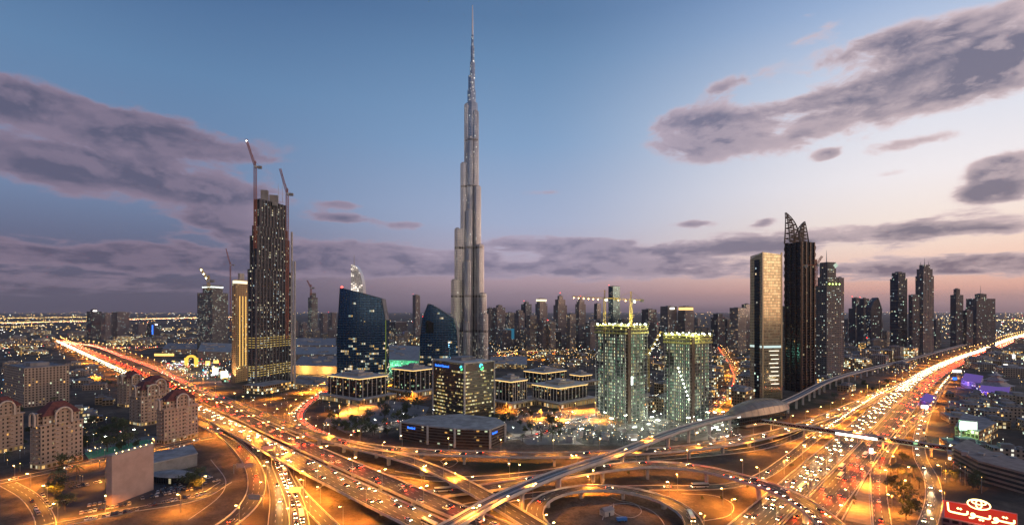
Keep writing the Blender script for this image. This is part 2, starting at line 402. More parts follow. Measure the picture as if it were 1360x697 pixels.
#@@PART2
# ------------------------------------------------------------------ roads
def spline(ctrl, step=6.0):
    """Catmull-Rom through world points, resampled about every STEP metres"""
    P = [Vector(c) for c in ctrl]
    P = [P[0] * 2 - P[1]] + P + [P[-1] * 2 - P[-2]]
    out = []
    for i in range(1, len(P) - 2):
        p0, p1, p2, p3 = P[i - 1], P[i], P[i + 1], P[i + 2]
        d0 = max(1e-3, (p1 - p0).length) ** .5; d1 = max(1e-3, (p2 - p1).length) ** .5; d2_ = max(1e-3, (p3 - p2).length) ** .5
        n = max(1, int((p2 - p1).length / step))
        t0, t1, t2, t3 = 0, d0, d0 + d1, d0 + d1 + d2_
        for k in range(n):
            t_ = t1 + (t2 - t1) * k / n
            A1 = p0 * ((t1 - t_) / (t1 - t0)) + p1 * ((t_ - t0) / (t1 - t0))
            A2 = p1 * ((t2 - t_) / (t2 - t1)) + p2 * ((t_ - t1) / (t2 - t1))
            A3 = p2 * ((t3 - t_) / (t3 - t2)) + p3 * ((t_ - t2) / (t3 - t2))
            B1 = A1 * ((t2 - t_) / (t2 - t0)) + A2 * ((t_ - t0) / (t2 - t0))
            B2 = A2 * ((t3 - t_) / (t3 - t1)) + A3 * ((t_ - t1) / (t3 - t1))
            out.append(B1 * ((t2 - t_) / (t2 - t1)) + B2 * ((t_ - t1) / (t2 - t1)))
    out.append(P[-2].copy())
    return out
def normals(pl):
    ns = []
    for i in range(len(pl)):
        a = pl[max(0, i - 1)]; b = pl[min(len(pl) - 1, i + 1)]
        t_ = Vector((b.x - a.x, b.y - a.y, 0)).normalized()
        ns.append(Vector((t_.y, -t_.x, 0)))       # to the right of travel
    return ns
def offset(pl, o):
    ns = normals(pl); return [p + n * o for p, n in zip(pl, ns)]
def sheet(mb, pl, w_, dz=0.0, mi=0):
    ns = normals(pl); v = 0
    for i in range(len(pl) - 1):
        a, b = pl[i], pl[i + 1]; na, nb_ = ns[i], ns[i + 1]; l_ = (b - a).length
        z = Vector((0, 0, dz))
        mb.face([a - na * w_ / 2 + z, a + na * w_ / 2 + z, b + nb_ * w_ / 2 + z, b - nb_ * w_ / 2 + z], mi, [(0, v), (w_, v), (w_, v + l_), (0, v + l_)])
        v += l_
def wallstrip(mb, pl, o, t_, z0, z1, mi=0):
    """closed strip of section t x (z1-z0) along the polyline at lateral offset o"""
    ns = normals(pl); sec = []
    for p, n in zip(pl, ns):
        c = p + n * o
        sec.append([c - n * t_ / 2 + Vector((0, 0, z0)), c + n * t_ / 2 + Vector((0, 0, z0)), c + n * t_ / 2 + Vector((0, 0, z1)), c - n * t_ / 2 + Vector((0, 0, z1))])
    for i in range(len(sec) - 1):
        A, B = sec[i], sec[i + 1]
        for k in range(4):
            j = (k + 1) % 4
            mb.face([A[k], A[j], B[j], B[k]], mi)
    mb.face(list(reversed(sec[0])), mi); mb.face(sec[-1], mi)

ROADPL = []        # (polyline, width) of every ground road, to keep houses and trees off them
_gz = [0.02]
def ground_road(name, ctrl, w_, kerb=0.15, barrier=0.0, label=None):
    pl = spline(ctrl); _gz[0] += 0.006
    z = _gz[0]
    m_ = MB(); sheet(m_, pl, w_, z)
    o = tag(m_.build(name, M['asphalt']), kind='structure', label=label)
    k = MB(); hgt = barrier or kerb
    for sd_ in (-1, 1): wallstrip(k, pl, sd_ * (w_ / 2 + 0.25), 0.4, -0.05, z + hgt)
    tag(k.build('kerb', M['concrete']), kind='structure')
    ROADPL.append((pl, w_)); return pl

def flyover(label, ctrl, w_, piers=34.0, pz=3.5, thick=1.5, mat='concrete', top='asphalt', para=1.1, name='flyover', cat='flyover', pier_w=2.2):
    pl = spline(ctrl)
    root = empty(name, (pl[0].x, pl[0].y, 0), 0, label, cat)
    off = Vector((pl[0].x, pl[0].y, 0)); q = [p - off for p in pl]
    m_ = MB(); sheet(m_, q, w_, 0.0, 0)
    ns = normals(q); 
    for i in range(len(q) - 1):      # box girder below
        a, b, na, nb_ = q[i], q[i + 1], ns[i], ns[i + 1]
        def sec(p, n): return [p - n * (w_ / 2 + .3) + Vector((0, 0, -.02)), p - n * (w_ / 2 + .3) + Vector((0, 0, -.5)), p - n * w_ * .26 + Vector((0, 0, -thick)),
                               p + n * w_ * .26 + Vector((0, 0, -thick)), p + n * (w_ / 2 + .3) + Vector((0, 0, -.5)), p + n * (w_ / 2 + .3) + Vector((0, 0, -.02))]
        A, B = sec(a, na), sec(b, nb_)
        for k in range(5): m_.face([A[k], A[k + 1], B[k + 1], B[k]], 1)
        if i == 0: m_.face(list(reversed(A)), 1)
        if i == len(q) - 2: m_.face(B, 1)
    m_.build('deck', [M[top], M[mat]], root)
    for sd_ in (-1, 1):
        k = MB(); wallstrip(k, q, sd_ * (w_ / 2 + .12), 0.32, 0.01, para); k.build('parapet', M[mat], root)
    acc = piers * .5
    for i in range(1, len(q)):
        acc += (q[i] - q[i - 1]).length
        if acc > piers and q[i].z > pz:
            acc = 0; p = q[i]; n = ns[i]; zt = p.z - thick
            k = MB(); a_ = atan2(n.y, n.x)
            cs, sn = cos(a_), sin(a_)
            def rect(hx, hy): return [(p.x + x * cs - y * sn, p.y + x * sn + y * cs) for x, y in ((-hx, -hy), (hx, -hy), (hx, hy), (-hx, hy))]
            k.prism(rect(pier_w / 2 * 1.1, pier_w / 2 * .8), 0, max(.5, zt - 1.8), mt=0)
            k.prism(rect(pier_w / 2 * 1.1, pier_w / 2 * .8), max(.5, zt - 1.8), zt - .02, top=rect(w_ * .26, pier_w / 2 * .8), mt=0)
            k.build('pier', M[mat], root)
    return pl

RT = 0.70710678
def LH(u, s): x, y = RT * (u + s), RT * (s - u); return 680 + 680 * x / y, 412 + 81600 / y
def lh_ctrl(off, zf):
    out = []
    for u, s in ((-2700, 158), (-2000, 161), (-1200, 168), (-900, 170), (-700, 170), (-520, 168), (-420, 167), (-330, 168), (-250, 169.5), (-170, 173), (-90, 178)):
        px, py = LH(u, s + off); z = zf(u); out.append(G(px, py, z))
    return out
zf = lambda u: 0.0 if u < -700 else min(7.0, (u + 700) / 250 * 7.0)
def lh_split(off):
    c = lh_ctrl(off, zf); return c
plW = flyover('highway carriageway of approaching headlights running down from the far city to the interchange', lh_ctrl(0, zf), 17.5, name='highway_carriageway', cat='highway', thick=1.8)
plR = flyover('highway carriageway of red tail lights beside the headlight carriageway', lh_ctrl(23, zf), 15.5, name='highway_carriageway', cat='highway', thick=1.8)
ROADPL += [(plW, 22), (plR, 20)]
A0 = [(75, 452.5, .4), (124, 459.5, .4), (165, 474, .4), (206, 489, .4), (250, 510, .5), (300, 531, 1), (341, 548, 3), (400, 572, 7), (450, 586, 8)]
A1 = [(500, 594.5, 8), (560, 600, 8), (639, 603, 8), (700, 604.5, 8), (760, 604, 8), (820, 601.5, 8), (880, 598, 8), (940, 592, 8), (1000, 582, 6), (1045, 571, 4), (1090, 556, 1.2), (1140, 535, .4), (1185, 515, .3)]
A2 = [(452, 588, 8), (500, 599.5, 8), (540, 610, 8), (580, 625, 8), (620, 645, 8), (660, 668, 8), (700, 692, 8), (745, 720, 8)]
plA = flyover('upper curved flyover sweeping from the far highway and along below the glass office podium', [G(*c) for c in A0 + A1], 13)
plA2 = flyover('branch flyover splitting off towards the metro viaduct and passing beneath it', [G(*c) for c in A2], 11.5)
plG = flyover('curved flyover arching over the wide highway past the outside of the loop ramp', [G(*c) for c in [(560, 658, .5), (620, 651, 2), (680, 643, 5), (740, 632, 8), (800, 622.5, 9.5), (860, 617, 10), (925, 621.5, 10), (992, 637, 10), (1035, 652, 10), (1070, 671, 10), (1103, 697, 10), (1128, 728, 10)]], 13)
lc = Vector((56, 286, 0)); lr = 43.5
loop = [lc + Vector((lr * cos(a), lr * .99 * sin(a), 4.0 + 2.0 * sin(a * .5 + .3))) for a in [radians(k) for k in range(-62, 236, 12)]]
plF = flyover('round loop ramp encircling the sandy plot with the white hut', loop, 9.5, piers=26)
plM = flyover('smooth pale metro viaduct curving across the interchange to the shell roofed station', [G(px, py, z) for px, py, z in [(540, 728, 14), (600, 697, 14), (660, 663, 14), (735, 631, 14), (810, 605.5, 14), (900, 571.5, 14), (955, 556, 14), (1005, 546, 14), (1045, 533, 14), (1105, 504, 13), (1160, 488.5, 12), (1205, 478, 11), (1256, 464, 11), (1315, 449, 11), (1345, 441.5, 11)]],
              8.6, piers=32, thick=2.4, mat='metro', top='track', para=1.3, name='metro_viaduct', cat='viaduct', pier_w=2.0)
ROADPL += [(plA, 14), (plA2, 13), (plG, 14), (plF, 11), (plM, 10)]
# rails on the viaduct
rb = MB()
for o_ in (-2.9, -1.4, 1.4, 2.9): wallstrip(rb, [p for p in plM if p.y < 900], o_, .15, .0, .18)
for o_ in (0.0,): wallstrip(rb, [p for p in plM if p.y < 900], o_, 1.1, .0, .35, 1)
ro = rb.build('rail', [M['metal'], M['metro']])
for o in COL.objects:
    if o.name.startswith('metro_viaduct'): ro.parent = o; ro.location = (-o.location.x, -o.location.y, 0)

def RH(u, s): return Vector((0.683 * u + 0.730 * s, 0.730 * u - 0.683 * s, 0))
RHC = [(120, -86), (300, -86), (600, -87), (900, -88), (1200, -84), (1500, -66), (1800, -40), (2100, -8), (2500, 24), (3000, 70), (3800, 170), (5000, 420)]
plRW = ground_road('road', [RH(u, s - 11) for u, s in RHC], 20, barrier=.8, label='wide highway carriageway with headlights')
plRR = ground_road('road', [RH(u, s + 10.5) for u, s in RHC], 19, barrier=.8, label='wide highway carriageway with tail lights')
plH = ground_road('road', [G(px, py) for px, py in [(520, 628), (580, 636), (650, 634), (720, 627), (800, 615), (870, 609), (940, 603), (1000, 596), (1045, 584), (1090, 564), (1140, 541), (1185, 522)]], 9, barrier=.5)
plI = ground_road('road', [G(px, py) for px, py in [(600, 676), (660, 665), (720, 656), (790, 650), (860, 647.5), (920, 647.5), (975, 644), (1010, 633), (1044, 611), (1087, 577), (1125, 550), (1165, 525), (1210, 503)]], 8.5, barrier=.4)
plJ1 = ground_road('road', [G(px, py) for px, py in [(225, 545), (262, 560), (298, 578), (326, 604), (340, 632), (338, 658), (318, 684), (285, 708)]], 10.5, barrier=.9)
plJ2 = ground_road('road', [G(px, py) for px, py in [(285, 568), (318, 582), (348, 606), (364, 632), (371, 660), (370, 702)]], 10.5, barrier=.9)
plJ3 = ground_road('road', [G(px, py) for px, py in [(470, 590), (420, 590), (382, 596), (370, 610), (376, 630), (387, 655), (395, 680), (400, 712)]], 9.5, barrier=.6)
plJ4 = ground_road('road', [G(px, py) for px, py in [(384, 634), (397, 655), (420, 680), (452, 712)]], 8, barrier=.9)
plK = ground_road('road', [G(px, py) for px, py in [(456, 500), (446, 510), (424, 524), (402, 540), (394, 554), (404, 566), (440, 583)]], 15, kerb=.2)
plE1 = ground_road('road', [G(px, py) for px, py in [(1240, 540), (1212, 560), (1186, 588), (1170, 616), (1166, 650), (1172, 708)]], 9, barrier=.6)
plE2 = ground_road('road', [G(px, py) for px, py in [(1262, 500), (1240, 530), (1222, 575), (1222, 606), (1237, 636), (1240, 665), (1226, 712)]], 8, kerb=.15)
plS1 = ground_road('road', [G(px, py) for px, py in [(-60, 652), (0, 640), (60, 627), (130, 612), (200, 598), (262, 584), (284, 580)]], 9, kerb=.15)
plS2 = ground_road('road', [G(px, py) for px, py in [(60, 712), (60, 690), (40, 660), (10, 642)]], 8, kerb=.15)
plS3 = ground_road('road', [G(px, py) for px, py in [(30, 705), (100, 692), (180, 676), (260, 662), (300, 640)]], 7.5, kerb=.15)
plC1 = ground_road('road', [G(px, py) for px, py in [(-120, 467), (0, 463), (60, 459.5), (130, 457)]], 22, kerb=.2)
plC2 = ground_road('road', [G(px, py) for px, py in [(126, 462), (180, 461.5), (270, 459), (340, 456)]], 22, kerb=.2)
plC3 = ground_road('road', [G(px, py) for px, py in [(60, 485), (95, 483), (128, 481)]], 10, kerb=.2)
plC4 = ground_road('road', [G(px, py) for px, py in [(-300, 432), (-60, 431), (60, 428), (118, 427)]], 60, kerb=.2)
plC5 = ground_road('road', [G(px, py) for px, py in [(172, 424.5), (230, 423), (330, 421)]], 60, kerb=.2)
plB1 = ground_road('road', [G(px, py) for px, py in [(470, 575), (500, 566), (560, 555), (620, 548)]], 9, kerb=.2)
plB2 = ground_road('road', [G(px, py) for px, py in [(600, 585), (700, 580), (760, 560), (800, 552), (860, 560), (930, 566)]], 8, kerb=.2)
plB3 = ground_road('road', [G(px, py) for px, py in [(650, 470), (760, 468), (860, 474), (960, 480), (1000, 478)]], 14, kerb=.2)
plB4 = ground_road('road', [G(px, py) for px, py in [(945, 450), (965, 478), (975, 505), (960, 530), (935, 552)]], 11, kerb=.2)
ROADPTS = {}
for pl, w_ in ROADPL:
    for p in pl:
        if p.y < 2600: ROADPTS.setdefault((int(p.x // 40), int(p.y // 40)), []).append((p.x, p.y, w_))
BLD = []           # (x, y, radius) of buildings, to keep filler off them
def free(x, y, r):
    for i in (-1, 0, 1):
        for j in (-1, 0, 1):
            for (a, b, w_) in ROADPTS.get((int(x // 40) + i, int(y // 40) + j), ()):
                if (a - x) ** 2 + (b - y) ** 2 < (w_ / 2 + r) ** 2: return False
    for (a, b, q) in BLD:
        if (a - x) ** 2 + (b - y) ** 2 < (q + r) ** 2: return False
    return True
#@@PART3
# ------------------------------------------------------------------ street lamps
def make_lamp(label, h, arm, energy, col, mat, group, double=True, hs=1.0):
    t = empty('street_lamp', (0, 0, 0), 0, label, 'street lamp', group)
    m_ = MB(); m_.tube([(0, 0, 0), (0, 0, h)], [.16, .09], 6); m_.build('pole', M['metal'], t)
    for s_ in ((-1, 1) if double else (1,)):
        a = MB(); a.tube([(0, 0, h - .3), (s_ * arm * .5, 0, h + .25), (s_ * arm, 0, h + .3)], .07, 5); ar_ = a.build('arm', M['metal'], t)
        b = MB(); b.box((s_ * arm, 0, h + .05), 1.1 * hs, .55 * hs, .22 * hs, mi=0); b.build('lamp_head', mat, ar_)
    ld = bpy.data.lights.new('lamp_light', 'SPOT'); ld.energy = energy; ld.color = col; ld.shadow_soft_size = .4
    ld.spot_size = radians(156); ld.spot_blend = .5
    lo = bpy.data.objects.new('lamp_light', ld); COL.objects.link(lo); lo.location = (0, 0, h - .4); lo.parent = t
    return t
SOD = (1.0, 0.34, 0.03)
lamp_hw = make_lamp('double armed sodium street lamp on the highway median', 12.5, 2.2, 56000, SOD, M['lamp_o'], 'street lamps along the highways', True, 1.2)
lamp_rd = make_lamp('single armed sodium street lamp beside the ramps', 10.5, 1.8, 43000, SOD, M['lamp_o'], 'street lamps beside the ramps', False, 1.0)
lamp_far = 'far'; FARL = []
lamp_wh = make_lamp('white street lamp among the office buildings', 9, 1.2, 9000, (1.0, .9, .7), M['lamp_w'], 'white street lamps by the offices', False, .9)
KI = kids_index(); used_l = set(); NL = [0]
def put_lamp(proto, x, y, z, rz):
    if isinstance(proto, str): FARL.append((proto, x, y, z)); return
    NL[0] += 1
    if proto not in used_l:
        used_l.add(proto); proto.location = (x, y, z); proto.rotation_euler = (0, 0, rz); return proto
    return dup(proto, (x, y, z), rz, KI)
def lamps_along(pl, off, spacing, proto, ymin=0, ymax=1e9, start=.5, side=None):
    acc = spacing * start; ns = normals(pl)
    for i in range(1, len(pl)):
        acc += (pl[i] - pl[i - 1]).length
        if acc >= spacing:
            acc -= spacing
            p = pl[i] + ns[i] * off
            if ymin < p.y < ymax and abs(p.x) < p.y * 1.15 + 25: put_lamp(proto, p.x, p.y, max(p.z, 0), atan2(ns[i].y, ns[i].x) + (pi if (off > 0) else 0))
lamps_along(plW, -11.4, 42, lamp_hw, ymax=800)
lamps_along(plW, -11.4, 70, lamp_far, ymin=800)
lamps_along(plW, 10.5, 60, lamp_rd, ymax=700)
lamps_along(plW, 14, 90, lamp_far, ymin=700)
lamps_along(plA, -6.7, 42, lamp_rd, ymax=700)
lamps_along(plA, -7.5, 70, lamp_far, ymin=700)
lamps_along(plA2, 6.2, 38, lamp_rd)
lamps_along(plRW, -10.9 if False else 10.9, 40, lamp_hw, ymax=800)
lamps_along(plRW, 10.9, 75, lamp_far, ymin=800, ymax=3600)
lamps_along(plRW, -13.5, 52, lamp_rd, ymax=800)
lamps_along(plRW, -16, 80, lamp_far, ymin=800, ymax=3000)
lamps_along(plRR, 12.5, 55, lamp_rd, ymax=800)
lamps_along(plG, -6.7, 40, lamp_rd); lamps_along(plF, 4.9, 45, lamp_rd)
lamps_along(plH, 6.5, 55, lamp_rd, ymax=600); lamps_along(plI, 6, 60, lamp_rd)
for p_ in (plJ1, plJ2, plJ3, plJ4): lamps_along(p_, -6.4, 40, lamp_rd)
lamps_along(plK, 8.5, 40, lamp_rd); lamps_along(plE1, -6, 60, lamp_rd); lamps_along(plE2, -5.5, 60, lamp_rd)
lamps_along(plS1, 6, 45, lamp_rd); lamps_along(plS3, -5, 60, lamp_rd); lamps_along(plS2, 5, 40, lamp_rd)
lamps_along(plB1, 6, 40, lamp_wh); lamps_along(plB2, -6, 36, lamp_wh); lamps_along(plB4, -7, 60, lamp_rd)
lamps_along(plC3, 6, 120, lamp_far)
for px, py in ((860, 650), (905, 640), (760, 640), (690, 690), (560, 640), (600, 690), (1000, 665), (1020, 690), (960, 670), (1110, 650), (1200, 660), (1210, 640), (450, 650), (500, 690), (530, 612), (590, 612), (700, 618), (1190, 625), (140, 640), (240, 680)):
    p = G(px, py)
    if free(p.x, p.y, 1): put_lamp(lamp_rd, p.x, p.y, 0, R.random() * 6)
print('lamps', NL[0])

# ------------------------------------------------------------------ cars
paint = dict(white=principled('white_paint', (.5, .5, .49), .3, spec=.6), silver=principled('silver_paint', (.2, .2, .21), .35, metal=.5),
             black=principled('black_paint', (.025, .025, .03), .25, spec=.6), red=principled('red_paint', (.4, .03, .025), .3, spec=.6), sand=principled('beige_paint', (.42, .36, .27), .35))
glassm = principled('car_glass', (.015, .018, .022), .08, spec=.8); tyre = principled('tyre_rubber', (.02, .02, .02), .8)
head_off = principled('headlamp_lens', (.6, .6, .6), .15, spec=.8); tail_off = principled('tail_lamp_lens', (.3, .02, .02), .2)
def car_shape(m_, long_=4.6, wd=1.84, suv=False, mi=0, gi=1):
    h1 = .95 if not suv else 1.1; h2 = 1.46 if not suv else 1.85
    hl = long_ / 2; hw = wd / 2
    def ring(z, x0, x1, w_): return [(x0, -w_), (x1, -w_), (x1, w_), (x0, w_)], z
    b0 = [(-hl, -hw * .94), (hl, -hw * .94), (hl, hw * .94), (-hl, hw * .94)]
    m_.prism(b0, .28, .62, top=[(-hl, -hw), (hl, -hw), (hl, hw), (-hl, hw)], mi=mi, mt=mi, bottom=True)
    m_.prism([(-hl, -hw), (hl, -hw), (hl, hw), (-hl, hw)], .62, h1, top=[(-hl * .97, -hw * .95), (hl * .9, -hw * .93), (hl * .9, hw * .93), (-hl * .97, hw * .95)], mi=mi, mt=mi)
def make_car(color, label, lights=True, suv=False, group='cars in the highway traffic', cat='car'):
    t = empty('car', (0, 0, 0), 0, label, cat, group)
    hl = 2.3; hw = .92; h1 = .95 if not suv else 1.1; h2 = 1.46 if not suv else 1.85
    m_ = MB(); car_shape(m_, suv=suv, mi=0)
    xr = -2.1 if suv else -1.75
    m_.prism([(xr + .35, -.62), (.35, -.62), (.35, .62), (xr + .35, .62)], h2 - .02, h2 + .03, mi=0, mt=0)
    m_.build('body', paint[color], t)
    g = MB(); g.prism([(xr, -.84), (1.15, -.82), (1.15, .82), (xr, .84)], h1, h2, top=[(xr + .3, -.66), (.4, -.66), (.4, .66), (xr + .3, .66)], mt=0); g.build('window', glassm, t)
    for x in (-1.4, 1.4):
        for y in (-.86, .86):
            wm_ = MB(); wm_.tube([(x, y - .12, .33), (x, y + .12, .33)], .33, 8); wm_.build('wheel', tyre, t)
    for y in (-.62, .62):
        a = MB(); a.box((2.3, y, .60), .10, .42, .22); a.build('headlight', M['head'] if lights else head_off, t)
        a = MB(); a.box((-2.3, y, .72), .10, .42, .22); a.build('taillight', M['tail'] if lights else tail_off, t)
    if lights:
        ld = bpy.data.lights.new('headlight_beam', 'SPOT'); ld.energy = 22000; ld.color = (1, .66, .32); ld.spot_size = radians(17); ld.spot_blend = .9; ld.shadow_soft_size = .3
        lo = bpy.data.objects.new('headlight_beam', ld); COL.objects.link(lo); lo.location = (2.5, 0, .75); lo.parent = t
        lo.rotation_euler = Vector((1, 0, -.055)).to_track_quat('-Z', 'Y').to_euler()
        ld = bpy.data.lights.new('taillight_glow', 'SPOT'); ld.energy = 4200; ld.color = (1, .06, .015); ld.spot_size = radians(70); ld.spot_blend = .9; ld.shadow_soft_size = .3
        lo = bpy.data.objects.new('taillight_glow', ld); COL.objects.link(lo); lo.location = (-2.5, 0, .8); lo.parent = t
        lo.rotation_euler = Vector((-1, 0, -.16)).to_track_quat('-Z', 'Y').to_euler()
    return t
def make_bus(label):
    t = empty('bus', (0, 0, 0), 0, label, 'bus', 'buses in the highway traffic')
    m_ = MB(); m_.box((0, 0, .4), 11.5, 2.5, .9); m_.box((0, 0, 2.35), 11.5, 2.5, .65); m_.build('body', paint['white'], t)
    g = MB(); g.box((0, 0, 1.3), 11.42, 2.44, 1.05); g.build('window', glassm, t)
    for x in (-3.6, 3.8):
        for y in (-1.15, 1.15):
            wm_ = MB(); wm_.tube([(x, y - .14, .5), (x, y + .14, .5)], .5, 8); wm_.build('wheel', tyre, t)
    for y in (-.95, .95):
        a = MB(); a.box((5.76, y, .7), .1, .4, .25); a.build('headlight', M['head'], t)
        a = MB(); a.box((-5.76, y, .9), .1, .35, .3); a.build('taillight', M['tail'], t)
    return t
cars_p = [make_car('white', 'white saloon car with its lights on in the moving traffic'), make_car('silver', 'silver saloon car with its lights on in the moving traffic'),
          make_car('white', 'white off-road car with its lights on in the moving traffic', suv=True), make_car('black', 'black saloon car with its lights on in the moving traffic')]
bus_p = make_bus('long white bus with its lights on in the moving traffic')
park_p = [make_car('white', 'white car parked with its lights off', False, group='parked cars', cat='car'), make_car('silver', 'silver car parked with its lights off', False, group='parked cars'),
          make_car('black', 'black car parked with its lights off', False, True, group='parked cars'), make_car('sand', 'beige car parked with its lights off', False, group='parked cars')]
KI = kids_index()
spots = []      # x, y, z, heading, kind
def traffic(pl, off, spacing, rev, ymax=1e9, jit=.45, dz=.06, t0=0.0, t1=1.0):
    acc = R.random() * spacing; ns = normals(pl); nxt = spacing; n = len(pl)
    for i in range(1, n):
        seg = pl[i] - pl[i - 1]; l_ = seg.length
        pos = 0
        while acc + (l_ - pos) >= nxt:
            pos += nxt - acc; acc = 0; nxt = spacing * (1 + R.uniform(-jit, jit)) * (1.0 if pl[i].y < 750 else .55)
            if not (t0 <= i / n <= t1): continue
            p = pl[i - 1] + seg * (pos / l_) + ns[i] * off
            if p.y < ymax and abs(p.x) < p.y * 1.05 + 10:
                a = atan2(seg.y, seg.x) + (pi if rev else 0)
                spots.append((p.x, p.y, p.z + dz, a))
        acc += l_ - pos
# left highway: W runs towards the camera (headlights), R away
for o_, sp in ((-6.6, 26), (-3.0, 40), (.6, 46), (4.2, 70)): traffic(plW, o_, sp, False)
for o_, sp in ((-5.4, 60), (-1.8, 44), (1.8, 36), (5.4, 48)): traffic(plR, o_, sp, True, t1=.985)
for o_ in (-3.8, 0, 3.8): traffic(plA, o_, 24, True, t1=.55)
for o_ in (-2.5, 2.5): traffic(plA, o_, 60, True, t0=.55)
# right highway
for o_, sp in ((-6.6, 34), (-3.0, 26), (.6, 28), (4.2, 36), (7.8, 48)): traffic(plRW, o_, sp, True, dz=.1)
for o_, sp in ((-6.6, 56), (-3.0, 46), (.6, 38), (4.2, 38), (7.6, 44)): traffic(plRR, o_, sp, False, dz=.1)
traffic(plI, 0, 9, True, dz=.3, t0=.42); traffic(plI, 0, 40, True, dz=.3, t1=.42)
traffic(plG, 4.4, 6.5, False, t0=.66, jit=.1); traffic(plG, -3.4, 30, True)
traffic(plF, 0, 46, True); traffic(plJ3, 1.6, 7, False, t0=.3, dz=.3); traffic(plJ3, -1.6, 7, False, t0=.3, dz=.3)
for o_ in (-5, -1.8): traffic(plK, o_, 9, True, dz=.3)
traffic(plK, 3, 18, False, dz=.3)
traffic(plE1, 0, 30, True, dz=.3); traffic(plE2, 1.5, 38, False, dz=.3); traffic(plJ1, 0, 60, True, dz=.2); traffic(plJ2, 0, 45, False, dz=.2)
traffic(plS1, 1.8, 40, True, dz=.2); traffic(plB1, 0, 25, False, dz=.3); traffic(plB2, 0, 30, False, dz=.3); traffic(plB3, 0, 30, False, dz=.3); traffic(plB4, 0, 30, True, dz=.3)
for p_ in (plC1, plC2, plC4, plC5): 
    for o_ in (-4, 4): traffic(p_, o_, 45, o_ > 0, dz=.3)
def key(s): return s[0] ** 2 + s[1] ** 2
spots = [s for s in spots if abs(s[0]) < s[1] * 1.02 and s[1] > 240]
spots.sort(key=key)
print('cars', len(spots))
first = set()
for i, (x, y, z, a) in enumerate(spots[:270]):
    pr = bus_p if i % 23 == 11 else cars_p[R.choice((0, 1, 1, 2, 3, 3))]
    if pr not in first: first.add(pr); pr.location = (x, y, z); pr.rotation_euler = (0, 0, a)
    else: dup(pr, (x, y, z), a, KI)
tm = MB()
for (x, y, z, a) in spots[270:]:
    ca, sa = cos(a), sin(a)
    def T(px, py): return (x + px * ca - py * sa, y + px * sa + py * ca)
    c = R.choice((0, 0, 1))
    tm.prism([T(-2.3, -.92), T(2.3, -.92), T(2.3, .92), T(-2.3, .92)], z + .3, z + .95, mi=c, mt=c)
    tm.prism([T(-1.7, -.8), T(1.1, -.8), T(1.1, .8), T(-1.7, .8)], z + .95, z + 1.45, top=[T(-1.4, -.65), T(.4, -.65), T(.4, .65), T(-1.4, .65)], mi=2, mt=c)
    dist = sqrt(key((x, y))); hs = 1.0 + max(0, dist - 700) / 2600
    for q in (-.62, .62):
        for xx, mi in ((2.33, 3), (-2.33, 4)):
            p = T(xx, q); tm.box((p[0], p[1], z + .6), .3 * hs, .42 * hs, .26 * hs, a, mi=mi)
tag(tm.build('distant_traffic', [paint['white'], paint['silver'], glassm, M['head'], M['tail']]), 'dense far traffic with head and tail lights along the highways', 'traffic', kind='stuff')
